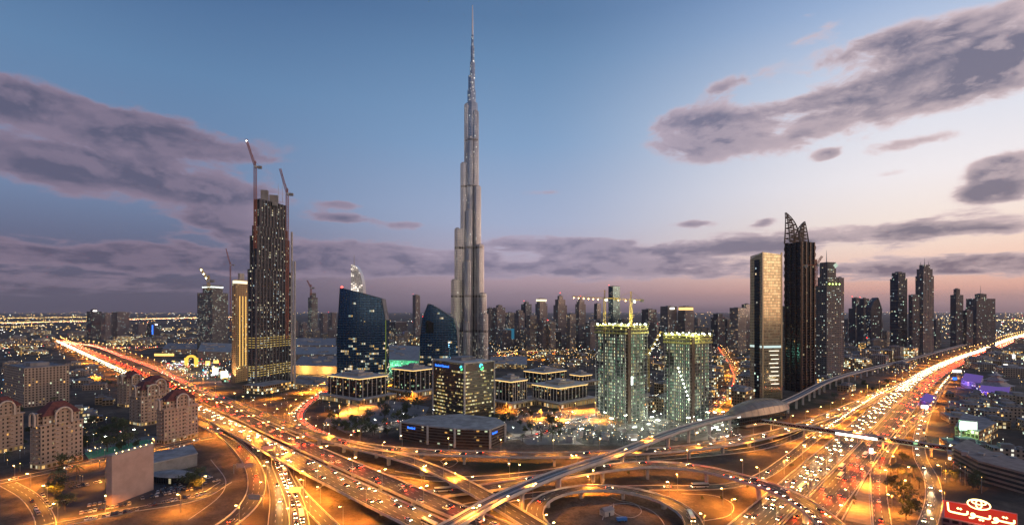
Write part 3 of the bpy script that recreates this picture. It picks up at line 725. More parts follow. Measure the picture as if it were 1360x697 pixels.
#@@PART4
# ------------------------------------------------------------------ facades
FC = dict(
    resid=facade('beige_flats', (.40, .29, .215), (.04, .035, .03), lit=.06, es=1.0, mu=.30, vlo=.30, vhi=.80),
    slabres=facade('beige_slab_block', (.40, .30, .23), (.05, .04, .035), lit=.05, es=1.2, mu=.27, vlo=.2, vhi=.8),
    officelit=facade('lit_office_glass', (.045, .038, .032), (.05, .04, .028), lit=.5, cols=[(1, .72, .2), (1, .8, .3), (.9, .85, .3), (1, .6, .18), (1, .9, .5)], es=.85, mu=.05, vlo=.38, vhi=.80, rowvar=.7, wr=.4, gr=.3, gm=.2, ngroup=2.0),
    darkglass=facade('dark_office_glass', (.03, .03, .032), (.02, .024, .03), lit=.09, cols=[(1, .7, .25), (.9, 1, .8), (1, .85, .5), (.5, 1, .5), (1, .6, .2)], es=.9, mu=.08, vlo=.2, vhi=.85, gm=.5, gspec=.9),
    blueglass=facade('blue_sail_glass', (.03, .08, .16), (.032, .095, .20), lit=.012, cols=[(1, .66, .25), (1, .78, .4), (.8, 1, .85), (1, .6, .18), (1, .85, .6)], es=1.0, mu=.05, vlo=.18, vhi=.90, wr=.25, gr=.10, gm=.85, dense_low=.40, rowvar=.95, ngroup=4.0),
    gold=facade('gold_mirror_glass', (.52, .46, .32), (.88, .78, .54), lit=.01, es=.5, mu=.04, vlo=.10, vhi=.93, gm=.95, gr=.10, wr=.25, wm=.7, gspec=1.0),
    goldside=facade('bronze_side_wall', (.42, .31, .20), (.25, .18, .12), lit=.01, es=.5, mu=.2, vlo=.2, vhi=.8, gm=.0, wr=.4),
    slot=facade('blue_black_glass', (.015, .02, .03), (.015, .025, .04), lit=.02, cols=COOL, es=1.5, mu=.05, gm=.6),
    litres=facade('lit_residential', (.22, .19, .17), (.04, .04, .04), lit=.16, cols=[(1, .8, .5), (1, .95, .8), (1, .7, .35), (.9, 1, .9), (1, .6, .25)], es=1.1, mu=.24, vlo=.25, vhi=.8),
    bay=facade('business_bay_tower', (.20, .165, .16), (.035, .04, .05), lit=.075, cols=[(1, .8, .5), (.9, 1, .95), (1, .65, .3), (.6, .95, 1), (1, .9, .75)], es=1.0, mu=.2, vlo=.22, vhi=.82),
    baydark=facade('dusky_tower', (.10, .09, .10), (.03, .035, .045), lit=.07, cols=COOL, es=1.0, mu=.16, vlo=.2, vhi=.85, gm=.3),
    teal=facade('teal_glass_tower', (.03, .06, .07), (.02, .06, .07), lit=.10, cols=COOL, es=1.0, mu=.08, gm=.6),
    uc=facade('unfinished_tower', (.13, .12, .115), (.03, .035, .04), lit=.20, cols=[(.85, 1, .8), (1, .95, .8), (.95, 1, .9), (1, .85, .5), (.7, .95, .8)], es=1.4, mu=.30, vlo=.30, vhi=.70, rowvar=.4),
    blvd=facade('boulevard_tower', (.05, .053, .062), (.028, .035, .045), lit=.24, cols=[(.95, 1, .85), (1, .95, .75), (1, .8, .45), (.7, .9, 1), (1, .9, .6)], es=1.1, mu=.24, vlo=.28, vhi=.78, gm=.4, rowvar=.3),
    hotel=facade('golden_hotel_wall', (.50, .33, .18), (.10, .06, .03), lit=.08, es=1.1, mu=.30, vlo=.25, vhi=.75),
    burj=facade('silver_spire_cladding', (.36, .38, .44), (.16, .18, .23), lit=.03, cols=[(1, .9, .7), (1, .95, .85), (1, .8, .5), (1, .9, .7), (.9, 1, .9)], es=.9, mu=.26, vlo=.12, vhi=.9, gm=.85, gr=.22, wr=.30, wm=.85, dense_low=.22, tint_noise=.2),
    low=facade('low_rise_wall', (.30, .24, .19), (.03, .03, .03), lit=.15, cols=[(1, .6, .2), (1, .8, .45), (1, .95, .8), (.8, 1, .8), (1, .5, .15)], es=1.8, mu=.26, vlo=.25, vhi=.8),
    lowlit=facade('lit_low_rise_wall', (.32, .22, .13), (.06, .05, .03), lit=.42, cols=[(1, .6, .18), (1, .75, .35), (1, .9, .6), (1, .5, .12), (.9, 1, .7)], es=2.0, mu=.16, vlo=.2, vhi=.85),
    shops=facade('bright_shop_fronts', (.25, .2, .15), (.1, .08, .06), lit=.75, cols=[(1, .9, .75), (1, .62, .15), (.95, .15, .2), (.5, 1, .7), (1, .95, .9)], es=1.6, mu=.08, vlo=.12, vhi=.9, rowvar=0),
    parking=facade('parking_deck_wall', (.22, .17, .145), (.02, .02, .02), lit=.03, es=1.5, mu=.0, vlo=.42, vhi=1.0, rowvar=0),
    emaar=facade('arcaded_office_wall', (.02, .02, .022), (.018, .02, .022), lit=.12, cols=[(1, .7, .25), (.9, 1, .7), (1, .85, .5), (.6, 1, .6), (1, .6, .2)], es=.9, mu=.06, vlo=.25, vhi=.8, gm=.4),
    arcade=facade('lit_arcade_wall', (.34, .26, .17), (.10, .07, .03), lit=.5, cols=[(1, .62, .2), (1, .75, .3), (1, .55, .15), (1, .9, .6), (1, .6, .2)], es=.9, mu=.22, vlo=.1, vhi=.75, rowvar=.2),
)
GL = dict(
    amber=glow_mat('amber_cove_light', (1, .62, .22), 1.6), white=glow_mat('white_strip_light', (1, .96, .88), 3.0), cream=glow_mat('cream_uplight', (1, .84, .55), 1.5),
    blue=glow_mat('blue_sign_light', (.03, .16, 1.0), 2.2), cyan=glow_mat('cyan_sign_light', (.1, .75, 1), 2.0), green=glow_mat('green_light', (.15, .95, .35), 1.4),
    yellow=glow_mat('yellow_work_light', (1, .92, .30), 3.2), red=M['red'], screen=glow_mat('white_screen', (.78, 1, .82), 2.6), purple=glow_mat('purple_light', (.35, .2, .9), 1.0),
    neon=glow_mat('yellow_neon', (1.0, .78, .30), 3.5), neonred=glow_mat('red_neon_panel', (1.0, .06, .035), .5), gold=glow_mat('golden_flood', (1, .58, .14), 1.9), pale=glow_mat('pale_window_light', (.9, 1, .92), 3.0),
)

def corner_fp(pl_, pc, pr, by, a=None):
    """footprint from the near corner's column and base row and the two side columns"""
    k = (pc - CX) / F
    if a is None: a = 45 + 34 * max(-1, min(1, k))
    a = radians(a); cyy = H * F / (by - HZ); C = Vector((k * cyy, cyy))
    def reach(dx, dy, px):
        kk = (px - CX) / F; return (kk * C.y - C.x) / (dx - kk * dy)
    tl = reach(-cos(a), sin(a), pl_); tr = reach(sin(a), cos(a), pr)
    tl = max(3, min(tl, 160)); tr = max(3, min(tr, 160))
    Lp = C + Vector((-cos(a), sin(a))) * tl; Rp = C + Vector((sin(a), cos(a))) * tr
    return [C, Rp, Rp + Lp - C, Lp]
def cen(fp): return sum((Vector(p) for p in fp), Vector((0, 0))) / len(fp)
def rel(fp, c): return [Vector(p) - c for p in fp]
def scl(fp, f, g=None):
    c = cen(fp)
    if g is None: return [c + (Vector(p) - c) * f for p in fp]
    e1 = (fp[1] - fp[0]).normalized(); e2 = Vector((-e1.y, e1.x))
    return [c + e1 * ((Vector(p) - c).dot(e1) * f) + e2 * ((Vector(p) - c).dot(e2) * g) for p in fp]
def grow(fp, d_):
    c = cen(fp); e1 = (fp[1] - fp[0]).normalized(); e2 = Vector((-e1.y, e1.x))
    return [Vector(p) + e1 * math.copysign(d_, (Vector(p) - c).dot(e1)) + e2 * math.copysign(d_, (Vector(p) - c).dot(e2)) for p in fp]
def ring(m_, fp, z0, z1, d_=.35, mi=0):
    m_.prism(grow(fp, d_), z0, z1, mi=mi, mt=mi, bottom=True)
def fins(m_, fp, z0, z1, sp, d_=.5, w_=.35, sides=(0, 3), mi=0):
    n = len(fp)
    for i in sides:
        a, b = Vector(fp[i]), Vector(fp[(i + 1) % n]); ln = (b - a).length; k = max(1, round(ln / sp)); dr = (b - a).normalized(); nr = Vector((dr.y, -dr.x))
        for q in range(k + 1):
            p = a + dr * (ln * q / k) + nr * (d_ * .5 + .02)
            m_.box((p.x, p.y, z0), w_, d_, z1 - z0, atan2(dr.y, dr.x), mi=mi)
def rooftop(root, fp, z, rnd, mat='roof'):
    """plant room and parapet"""
    m_ = MB(); f2 = scl(fp, rnd.uniform(.3, .55), rnd.uniform(.3, .6)); m_.prism(f2, z + .02, z + rnd.uniform(2.5, 5), mi=0, mt=0); m_.build('roof_plant', M['roof'], root)
    k = MB(); n = len(fp); g = scl(fp, .985)
    for i in range(n):
        a, b = Vector(g[i]), Vector(g[(i + 1) % n]); k.bar((a.x, a.y, z + .6), (b.x, b.y, z + .6), .35, 1.15)
    k.build('parapet', M[mat], root)
def mast(root, x, y, z0, z1, r=.6, beacon=True, mat='metal'):
    m_ = MB(); m_.tube([(x, y, z0), (x, y, z1)], [r, r * .3], 6); m_.build('mast', M[mat], root)
    if beacon:
        b = MB(); b.octa((x, y, z1 + .6), 1.1); b.build('beacon', M['red'], root)
def tower(label, pl_, pc, pr, by, ty, mat, tiers=None, a=None, name='tower_block', cat='tower', bay=3.5, fl=3.6, seed=0, ledges=0, fin=0, group=None, top='plant', wallmat='concrete_d', spire=0, beacon=False, parts=True):
    """tiers: [(scale u, scale v, py top)] from wide to narrow; measures taken at the near corner"""
    rnd = random.Random(int(pc * 7 + ty) + seed)
    fp = corner_fp(pl_, pc, pr, by, a); c = cen(fp); fl0 = rel(fp, c); Yc = fp[0].y
    root = empty(name, (c.x, c.y, 0), 0, label, cat, group)
    BLD.append((c.x, c.y, max(p.length for p in fl0) * .8))
    tiers = tiers or [(1, 1, ty)]
    z0 = 0; f2 = fl0
    m_ = MB(); cl = MB()
    for (su, sv, pty) in tiers:
        f2 = scl(fl0, su, sv); z1 = max(z0 + 3, ZH(pty, Yc)); z1 = z0 + round((z1 - z0) / fl) * fl if z1 - z0 > fl else z1
        m_.prism(f2, z0, z1, bay, fl)
        if ledges:
            z = z0 + fl * ledges
            while z < z1: ring(cl, f2, z - .25, z + .25, .3); z += fl * ledges
        if fin: fins(cl, f2, z0 + .1, z1 - .1, fin)
        z0 = z1
    m_.build('facade', [mat if not isinstance(mat, str) else FC[mat], M['roof']], root)
    if cl.f: cl.build('cladding', M[wallmat], root)
    if parts and top == 'plant': rooftop(root, f2, z0, rnd)
    if spire: mast(root, 0, 0, z0, z0 + spire, .9, beacon)
    elif beacon: mast(root, f2[3].x * .9, f2[3].y * .9, z0, z0 + 5, .3, True)
    return root, fl0, z0, Yc

# ------------------------------------------------------------------ the supertall stepped spire
def arc_fp(cx_, cy_, r, n=20, a0=0.0): return [(cx_ + r * cos(a0 + 2 * pi * k / n), cy_ + r * sin(a0 + 2 * pi * k / n)) for k in range(n)]
BY = 1200.0; BX = XW(627, BY)
root = empty('skyscraper', (BX, BY, 0), 0, 'immensely tall silver stepped skyscraper with a needle spire rising above everything', 'skyscraper')
BLD.append((BX, BY, 75))
def wing(ang, steps, w_):
    """one wing: nested tiers with rounded noses, the shortest reaching furthest out"""
    ca, sa = cos(ang), sin(ang)
    def T(x, y): return (x * ca - y * sa, x * sa + y * ca)
    for i, (ln, h, ww) in enumerate(steps):
        m_ = MB(); fp = [T(0, -ww), T(ln - ww, -ww)] + [T(ln - ww + ww * sin(t_), -ww * cos(t_)) for t_ in [pi * k / 10 for k in range(1, 10)]] + [T(ln - ww, ww), T(0, ww)]
        m_.prism(fp, 0, h, bay=2.6, fl=3.7)
        fo = m_.build('facade', [FC['burj'], M['concrete_d']], root)
        for q_ in fo.data.polygons: q_.use_smooth = abs(q_.normal.z) < .5 and q_.area < h * 3.2
        f = MB()       # vertical steel fins and darker plant-floor rings
        for t_ in range(0, 11):
            x, y = T(ln - ww + (ww + .25) * sin(pi * t_ / 10), -(ww + .25) * cos(pi * t_ / 10)); f.box((x, y, 1), .7, .5, h - 1.5, ang, mi=0)
        for q in range(int((ln - ww) / 5)):
            for sg in (-1, 1):
                x, y = T(q * 5.0 + 2, sg * (ww + .2)); f.box((x, y, 1), .7, .5, h - 1.5, ang, mi=0)
        f.build('cladding', M['silver'], root)
        for zb in (70, 150, 262, 405, 512):
            if zb < h - 6:
                b = MB(); b.prism([(px * 1.012, py * 1.012) for px, py in fp], zb, zb + 5, mi=0, mt=0, bottom=True); b.build('plant_floor_band', M['band'], root)
        x, y = T(ln - ww * .6, 0)
        if i > 0 or True:
            c = MB(); c.prism([T(ln - ww * 1.2, -ww * .7), T(ln - ww * .3, -ww * .5), T(ln - ww * .3, ww * .5), T(ln - ww * 1.2, ww * .7)], h + .1, h + 2.2, mi=0, mt=0); c.build('terrace_rim', M['concrete'], root)
        LIGHTS.append((T(ln + 1.5, 0), h, ww))
M['silver'] = principled('brushed_silver_fin', (.52, .52, .55), .35, metal=.6)
M['band'] = principled('dark_louvre_band', (.07, .065, .065), .5, metal=.4)
LIGHTS = []
wing(radians(196), [(49, 190, 7.5), (41, 309, 7.5), (27, 462, 7.5), (18, 600, 7)], 8)
wing(radians(-44), [(50, 112, 7.5), (45, 158, 8), (36, 270, 8), (26, 406, 8), (18.5, 582, 7.5)], 8)
wing(radians(256), [(44, 92, 7.5), (36, 232, 7.5), (28, 350, 7.5), (20, 520, 7)], 8)
wing(radians(76), [(44, 130, 7.5), (36, 280, 7.5), (24, 430, 7.5), (16, 560, 7)], 8)
m_ = MB()
for r_, z0, z1 in ((13, 0, 604), (9.8, 604, 634), (8.0, 634, 668), (6.2, 668, 700), (4.4, 700, 738), (2.9, 738, 764)):
    m_.prism(arc_fp(0 if r_ > 12 else (1.0 if r_ < 7 else -1.2), 0, r_, 16), z0, z1, bay=2.6, fl=3.7)
m_.build('core', [FC['burj'], M['concrete_d']], root)
m_ = MB(); m_.tube([(1, 0, 760), (1, 0, 800), (1, 0, 834)], [2.4, 1.7, 1.0], 8); m_.build('spire', principled('spire_paint_lit_white', (.8, .78, .78), .4, metal=.3), root)  # spire's lit white look is put into its pale base colour
for (x, y, z) in ((9, -2, 582), (-6, -4, 634), (5, -4, 660), (3, -3, 700), (-3, -2, 690)):
    b = MB(); b.octa((x, y, z + 2), 2.2, 0); b.build('terrace_lamp', glow_mat('terrace_glow', (1, .9, .7), 1.6), root)
# warm floodlights on the setback terraces (lit in the photograph)
fd = bpy.data.lights.new('terrace_floodlight', 'SPOT'); fd.energy = 220000; fd.color = (1, .80, .55); fd.spot_size = radians(60); fd.spot_blend = 1; fd.shadow_soft_size = 1
for (p, h, ww) in LIGHTS:
    if h > 550: continue
    q = Vector((p[0], p[1])); 
    if q.y > 10: continue
    qo = q * 1.28
    lo = bpy.data.objects.new('terrace_floodlight', fd); COL.objects.link(lo); lo.parent = root; lo.location = (qo.x, qo.y - 6, h + 2)
    lo.rotation_euler = Vector((-q.x * .35, -q.y * .35 + 4, 60)).to_track_quat('-Z', 'Y').to_euler()

# ------------------------------------------------------------------ curved blue sail buildings
def px_profile(pts, Y): return [(XW(px, Y), ZH(py, Y)) for px, py in pts]
def sail(label, face, Y, depth, skew, edgecol, beacon):
    """FACE: outline (px,py) clockwise from the base; a curved slab DEPTH thick whose end wall shows on the side of SKEW"""
    pr = px_profile(face, Y); cx_ = sum(p[0] for p in pr) / len(pr)
    root = empty('sail_tower', (cx_, Y, 0), 0, label, 'office tower'); BLD.append((cx_, Y + depth / 2, depth))
    w0 = min(p[0] for p in pr); w1 = max(p[0] for p in pr)
    def bulge(x): t_ = (x - w0) / (w1 - w0); return -9 * sin(pi * t_) * .8 + skew * (t_ - .5)
    # cut the outline into vertical strips so that the curved front is real
    N = 14; top = []
    for k in range(N + 1):
        x = w0 + (w1 - w0) * k / N; zs = []
        for i in range(len(pr)):
            (xa, za), (xb, zb) = pr[i], pr[(i + 1) % len(pr)]
            if min(xa, xb) - 1e-6 <= x <= max(xa, xb) + 1e-6 and abs(xb - xa) > 1e-6: zs.append(za + (zb - za) * (x - xa) / (xb - xa))
        top.append((x, max(zs) if zs else 10))
    m_ = MB(); mu_ = MB()
    for k in range(N):
        (xa, za), (xb, zb) = top[k], top[k + 1]; ya, yb = bulge(xa), bulge(xb); bay = (xb - xa) / 1.6
        u0, u1 = (xa - w0) / 1.6, (xb - w0) / 1.6
        m_.face([(xa - cx_, ya, 0), (xb - cx_, yb, 0), (xb - cx_, yb, zb), (xa - cx_, ya, za)], 0, [(u0, 0), (u1, 0), (u1, zb / 3.9), (u0, za / 3.9)])
        m_.face([(xb - cx_, yb + depth, 0), (xa - cx_, ya + depth, 0), (xa - cx_, ya + depth, za), (xb - cx_, yb + depth, zb)], 0, [(u1, 0), (u0, 0), (u0, za / 3.9), (u1, zb / 3.9)])
        m_.face([(xa - cx_, ya, za), (xb - cx_, yb, zb), (xb - cx_, yb + depth, zb), (xa - cx_, ya + depth, za)], 1)
        mu_.bar((xa - cx_, ya - .25, 2), (xa - cx_, ya - .25, za), .3, .5)
        mu_.bar((xa - cx_, ya, za + .2), (xb - cx_, yb, zb + .2), 1.0, .9)
    for (x, z, sgn) in ((top[0][0], top[0][1], -1), (top[-1][0], top[-1][1], 1)):
        y = bulge(x); f = [(x - cx_, y, 0), (x - cx_, y + depth, 0), (x - cx_, y + depth, z), (x - cx_, y, z)]
        if sgn < 0: f.reverse()
        m_.face(f, 0, [(0, 0), (depth / 1.6, 0), (depth / 1.6, z / 3.9), (0, z / 3.9)])
    m_.build('facade', [FC['blueglass'], M['roof']], root); mu_.build('mullion', M['blue_mull'], root)
    x, z = top[-1]; e = MB(); e.bar((x - cx_ + .6, bulge(x) + 1, 4), (x - cx_ + .6, bulge(x) + 1, z), .8, .8); e.build('edge_light', edgecol, root)
    b = MB(); bx, bz = top[1]; b.octa((bx - cx_, 4, bz + 2.2), 2.0); b.build('beacon', M['red'], root)
    return root, cx_, w0, w1
M['blue_mull'] = principled('blue_grey_mullion', (.05, .07, .10), .35, metal=.7)
olive = glow_mat('olive_edge_light', (.45, .55, .08), .35)
sail('tall blue glass tower with a slanted roof standing over the arcaded office block', [(449, 505), (448.5, 450), (450, 405), (453, 382.5), (480, 389), (508, 397), (511, 425), (511, 505)], 800, 26, 6, olive, True)
r_, cx_, w0, w1 = sail('smaller blue glass tower with a pointed slanted roof beside the stepped skyscraper', [(559, 505), (558.5, 450), (561, 425), (570, 402.5), (588, 413), (604, 424), (607.5, 445), (610, 505)], 830, 26, 8, olive, True)
m_ = MB(); m_.prism([(-22, -4.5), (-16, -8.3), (-8, -9.5), (-6, -6.5), (-20, -2)], 84, 100, z_top=[99, 104, 101, 100, 96], mt=0); m_.build('glass_recess', glassm, r_)

# ------------------------------------------------------------------ tower cranes
def lattice(m_, a, b, w_, seg, ch=.22):
    a, b = Vector(a), Vector(b); d_ = (b - a); ln = d_.length; d_.normalize()
    s_ = d_.cross(Vector((0, 1, 0)) if abs(d_.y) < .8 else Vector((1, 0, 0))).normalized(); u_ = s_.cross(d_)
    cs = [s_ * x * w_ / 2 + u_ * y * w_ / 2 for x, y in ((-1, -1), (1, -1), (1, 1), (-1, 1))]
    for c in cs: m_.bar(a + c, b + c, ch)
    n = max(1, int(ln / seg))
    for i in range(n):
        for k in range(4):
            p = a + d_ * (ln * i / n) + cs[k]; q = a + d_ * (ln * (i + 1) / n) + cs[(k + 1) % 4]; m_.bar(p, q, ch * .6)
def crane(label, px, Y, py_base, py_top, jib, kind='flat', mat='crane_yel', az_=0.0, lamps=(), th=1.0, dy=0, counter=None):
    """JIB: px,py of the tip when seen from the photograph's viewpoint plane at depth Y"""
    x = XW(px, Y); zb, zt = ZH(py_base, Y), ZH(py_top, Y)
    root = empty('tower_crane', (x, Y, zb), 0, label, 'crane'); hh = zt - zb
    m_ = MB(); lattice(m_, (0, 0, 0), (0, 0, hh), 2.0 * th, 3.5, .3 * th); m_.build('mast', M[mat], root)
    tx = XW(jib[0], Y) - x; tz = ZH(jib[1], Y) - zb
    m_ = MB(); lattice(m_, (0, 0, hh), (tx, dy, tz), 1.4 * th, 3.0, .26 * th); m_.build('jib', M[mat], root)
    sg = -1 if tx > 0 else 1; cl_ = counter or 14
    m_ = MB(); m_.bar((0, 0, hh), (sg * cl_, -dy * .2, hh), 1.6 * th, 1.0 * th); cj_ = m_.build('counter_jib', M[mat], root)
    m_ = MB(); m_.box((sg * cl_ * .85, -dy * .17, hh - 2.4), 3.5 * th, 2 * th, 2.6 * th); m_.build('counterweight', M['concrete_d'], cj_)
    m_ = MB(); m_.box((1.6, -1.6, hh - 1.5), 2.0 * th, 2.0 * th, 2.4 * th); m_.build('cab', paint['white'], root)
    ap = hh + (9 if kind == 'flat' else 6) * th
    m_ = MB(); lattice(m_, (0, 0, hh), (0, 0, ap), 1.0 * th, 3, .26 * th); m_.bar((0, 0, ap), (tx * .75, dy * .75, hh + (tz - hh) * .75 + .7), .16 * th); m_.bar((0, 0, ap), (sg * cl_ * .9, 0, hh), .16 * th); m_.build('tie_frame', M[mat], root)
    for (f_, mt_, r2) in lamps:
        b = MB(); p = Vector((tx, dy, tz - hh)) * f_; b.octa((p.x, p.y, hh + p.z - 1.6), r2); b.build('crane_lamp', mt_, root)
    return root
#@@PART5
# ------------------------------------------------------------------ the tall unfinished tower with two cranes
by = 519; fp = corner_fp(330, 340, 386, by, 18); c = cen(fp); f0 = rel(fp, c); Yc = fp[0].y
root = empty('unfinished_skyscraper', (c.x, c.y, 0), 0, 'tall dark stepped tower under construction with two cranes on its flanks', 'skyscraper'); BLD.append((c.x, c.y, 45))
m_ = MB(); cl = MB(); z0 = 0
for su, sv, py in ((1.0, 1.0, 357), (.90, .92, 312), (.80, .8, 298), (.72, .75, 262)):
    f2 = scl(f0, su, sv); z1 = ZH(py, Yc); m_.prism(f2, z0, z1, 2.6, 3.6)
    fins(cl, f2, z0 + .2, z1, 6.5, 1.3, 1.3)
    z = z0 + 3.6
    while z < z1: ring(cl, f2, z - .2, z + .2, .25); z += 7.2
    z0 = z1
m_.build('facade', [FC['blvd'], M['roof']], root); cl.build('cladding', principled('bronze_concrete_pier', (.15, .135, .135), .7, noise=.2, nscale=.1), root)
for i, (u, v, w_, d_, ty) in enumerate(((-6, -6, 10, 10, 247), (4, 3, 12, 10, 252), (9, -4, 7, 8, 268))):
    k = MB(); k.box((u, v, z0 + .02), w_, d_, ZH(ty, Yc) - z0, radians(18), mi=0); k.build('core_wall', M['concrete_d'], root)
for (pxa, pya) in ((355, 236), (361, 232)): mast(root, XW(pxa, Yc) - c.x, 0, z0, ZH(pya, Yc), .5, False)
for (zb, zt) in ((449, 462), (486, 500)):
    k = MB(); f2 = scl(f0, 1.012); z = ZH(zt, Yc)
    while z < ZH(zb, Yc): ring(k, f0, z, z + .9, .55); z += 3.6
    k.build('lit_floor_band', glow_mat('lit_floor_amber', (1, .68, .2), .55), root)
k = MB(); x = XW(336, Yc - 3) - c.x; lattice(k, (x, -27, 0), (x, -27, ZH(300, Yc)), 3.2, 4, .5); k.build('hoist_mast', principled('hoist_lit_orange', (.55, .3, .12), .6), root)  # orange of the lit-up hoist is put into its base colour
for i, pyl in enumerate((330, 380, 430)):
    pass
for (px_, pt) in ((383, 345), (379, 305)):
    k = MB(); x = XW(px_, Yc) - c.x; k.box((x, -14, 0), 2.4, 2.4, ZH(pt, Yc), 0, mi=0); k.build('pale_pier', M['concrete'], root)
pod = corner_fp(322, 350, 392, 524, 20); c2 = cen(pod) - c
m_ = MB(); m_.prism([Vector(p) - c for p in pod], 0, 12, 4, 4, mi=0); m_.build('podium', [FC['lowlit'], M['roof_l']], root)
crane('rust red luffing crane climbing the tall unfinished tower, its jib raised highest of all', 339, Yc - 6, 330, 222, (327, 185), 'luff', 'crane_red', th=1.5, counter=8, lamps=((.98, M['lamp_w'], .8),))
crane('rust red luffing crane on the shorter shoulder of the tall unfinished tower', 381.5, Yc - 6, 450, 258, (372, 224), 'luff', 'crane_red', th=1.5, counter=7)

# golden hotel left of it
root, f0, z, Yc = tower('slim golden stone tower with tall glowing window slots beside the unfinished tower', 308, 313, 333, 508, 376, 'hotel', a=12, fl=3.5, bay=4, top='none')
k = MB(); g = scl(f0, 1.0)
a, b = g[0], g[1]; dr = (b - a).normalized(); nr = Vector((dr.y, -dr.x)); ln = (b - a).length
for t_ in (.26, .46, .66, .84):
    p = a + dr * ln * t_ + nr * .25
    q = MB(); q.box((p.x, p.y, ZH(487, Yc)), .7, .4, ZH(393, Yc) - ZH(487, Yc), atan2(dr.y, dr.x)); q.build('glowing_slot', GL['gold'], root)
m_ = MB(); m_.prism(scl(f0, .8, .8), z, ZH(371, Yc), 4, 3); m_.build('crown', [FC['hotel'], M['roof']], root)
p = a + dr * ln * .15; q = MB(); q.prism(rel([Vector(v) for v in scl(f0, .3, .5)], Vector((-p.x * -.6, 0))), z, ZH(362, Yc), mt=0); q.build('roof_tower', M['concrete'], root)
q = MB(); ring(q, scl(f0, .9), z + .3, z + 5, .2); q.build('crown_light', GL['cream'], root)
lb = bpy.data.lights.new('facade_uplight', 'SPOT'); lb.energy = 120000; lb.color = (1, .6, .25); lb.spot_size = radians(70); lb.spot_blend = 1
lo = bpy.data.objects.new('facade_uplight', lb); COL.objects.link(lo); lo.parent = root; lo.location = (0, -26, 2); lo.rotation_euler = Vector((0, 14, 60)).to_track_quat('-Z', 'Y').to_euler()

# unfinished tower pair far left with a luffing crane
root, f0, z, Yc = tower('unfinished tower with brightly lit top floors far left of the golden hotel', 262, 282, 303, 462, 385, 'uc', tiers=[(1, 1, 388), (.7, .6, 378)], ledges=2, top='none', name='unfinished_tower')
q = MB(); ring(q, scl(f0, .72, .62), z - 8, z - 5, .4); q.build('work_light', GL['pale'], root)
crane('white lit luffing crane leaning over the unfinished tower far left of the golden hotel', 277, Yc, 385, 374, (266, 356), 'luff', 'crane_yel', th=3.2, lamps=((.3, M['flood'], 2), (.6, M['flood'], 2), (.9, M['flood'], 2)))
crane('thin dark crane standing behind the unfinished tower far left', 306, Yc + 200, 440, 352, (300, 330), 'luff', 'crane_red', th=1.6)
# curved white hotel top behind the blue sail tower
Y = 1150.0; x = XW(474, Y); root = empty('hotel_tower', (x, Y, 0), 0, 'floodlit white hotel tower with quarter-round crown and thin spire, behind the blue glass tower', 'hotel'); BLD.append((x, Y, 25))
m_ = MB()
for px0, px1, ptop in ((463, 485, 390),): m_.prism([(XW(px0, Y) - x, -12), (XW(px1, Y) - x, -12), (XW(px1, Y) - x, 14), (XW(px0, Y) - x, 14)], 0, ZH(ptop, Y), 3, 3.6)
m_.build('facade', [FC['litres'], M['roof']], root)
m_ = MB(); zb = ZH(390, Y); zt = ZH(352, Y); n = 14; prof = [(XW(484, Y) - x - (XW(484, Y) - XW(470, Y)) * (1 - cos(t_ * pi / 2 / n)), zb + (zt - zb) * sin(t_ * pi / 2 / n)) for t_ in range(n + 1)]
xl = XW(468, Y) - x
for i in range(n):
    (xa, za), (xb, zb2) = prof[i], prof[i + 1]
    m_.face([(xl, -11, za), (xa, -11, za), (xb, -11, zb2), (xl, -11, zb2)], 0, [(0, za / 3), (6, za / 3), (6, zb2 / 3), (0, zb2 / 3)])
    m_.face([(xa, -11, za), (xa, 12, za), (xb, 12, zb2), (xb, -11, zb2)], 0)
    m_.face([(xl, 12, za), (xl, 12, zb2), (xb, 12, zb2), (xa, 12, za)], 0)
    m_.face([(xl, -11, za), (xl, -11, zb2), (xl, 12, zb2), (xl, 12, za)], 0)
crown_m = facade('floodlit_crown', (.75, .72, .68), (.5, .48, .45), lit=.55, cols=[(1, .85, .7), (1, .9, .8), (1, .8, .6), (1, .9, .75), (1, .8, .65)], es=1.9, mu=.12, vlo=.15, vhi=.9, rowvar=0)
m_.build('crown', crown_m, root); mast(root, xl + 4, 0, zt - 2, ZH(338, Y), 1.1, False)
tower('small unfinished tower with a lit top standing alone behind the low mall roofs', 409, 414, 422, 441, 389, 'uc', tiers=[(1, 1, 395), (.6, .7, 389)], top='none', name='unfinished_tower')
crane('thin red crane over the small unfinished tower behind the mall', 413, 2700, 392, 383, (408, 372), 'luff', 'crane_red', th=3.5)

# ------------------------------------------------------------------ office cube with podium in the middle
root, f0, z, Yc = tower('bronze glass office cube with rows of lit yellow windows and blue lettering near the centre', 576, 617, 655.5, 560.5, 482, 'officelit', a=47, bay=1.7, fl=3.9, ledges=0, top='none', name='office_building', cat='office building')
cl = MB()
for i in range(4):
    p = grow(f0, .5)[i]; cl = MB(); cl.box((p.x, p.y, 0), 1.5, 1.5, z + 1.2, radians(47)); cl.build('corner_column', M['concrete'], root)
k = MB(); ring(k, f0, z - .02, z + 1.3, .6); k.build('parapet', M['concrete'], root)
zz = 3.9; k = MB()
while zz < z - 8: ring(k, f0, zz - .1, zz + .9, .12); zz += 3.9
k.build('cladding', principled('bronze_spandrel', (.12, .095, .075), .4, metal=.5), root)
m_ = MB(); m_.prism(scl(f0, 1.01), z - 8.2, z - 1, mt=0, mi=0); m_.build('sign_band', principled('brown_sign_band', (.10, .07, .055), .5), root)
m_ = MB(); m_.prism(scl(f0, .5, .35), z + 1.4, z + 5, mt=0); m_.build('roof_plant', M['roof'], root)
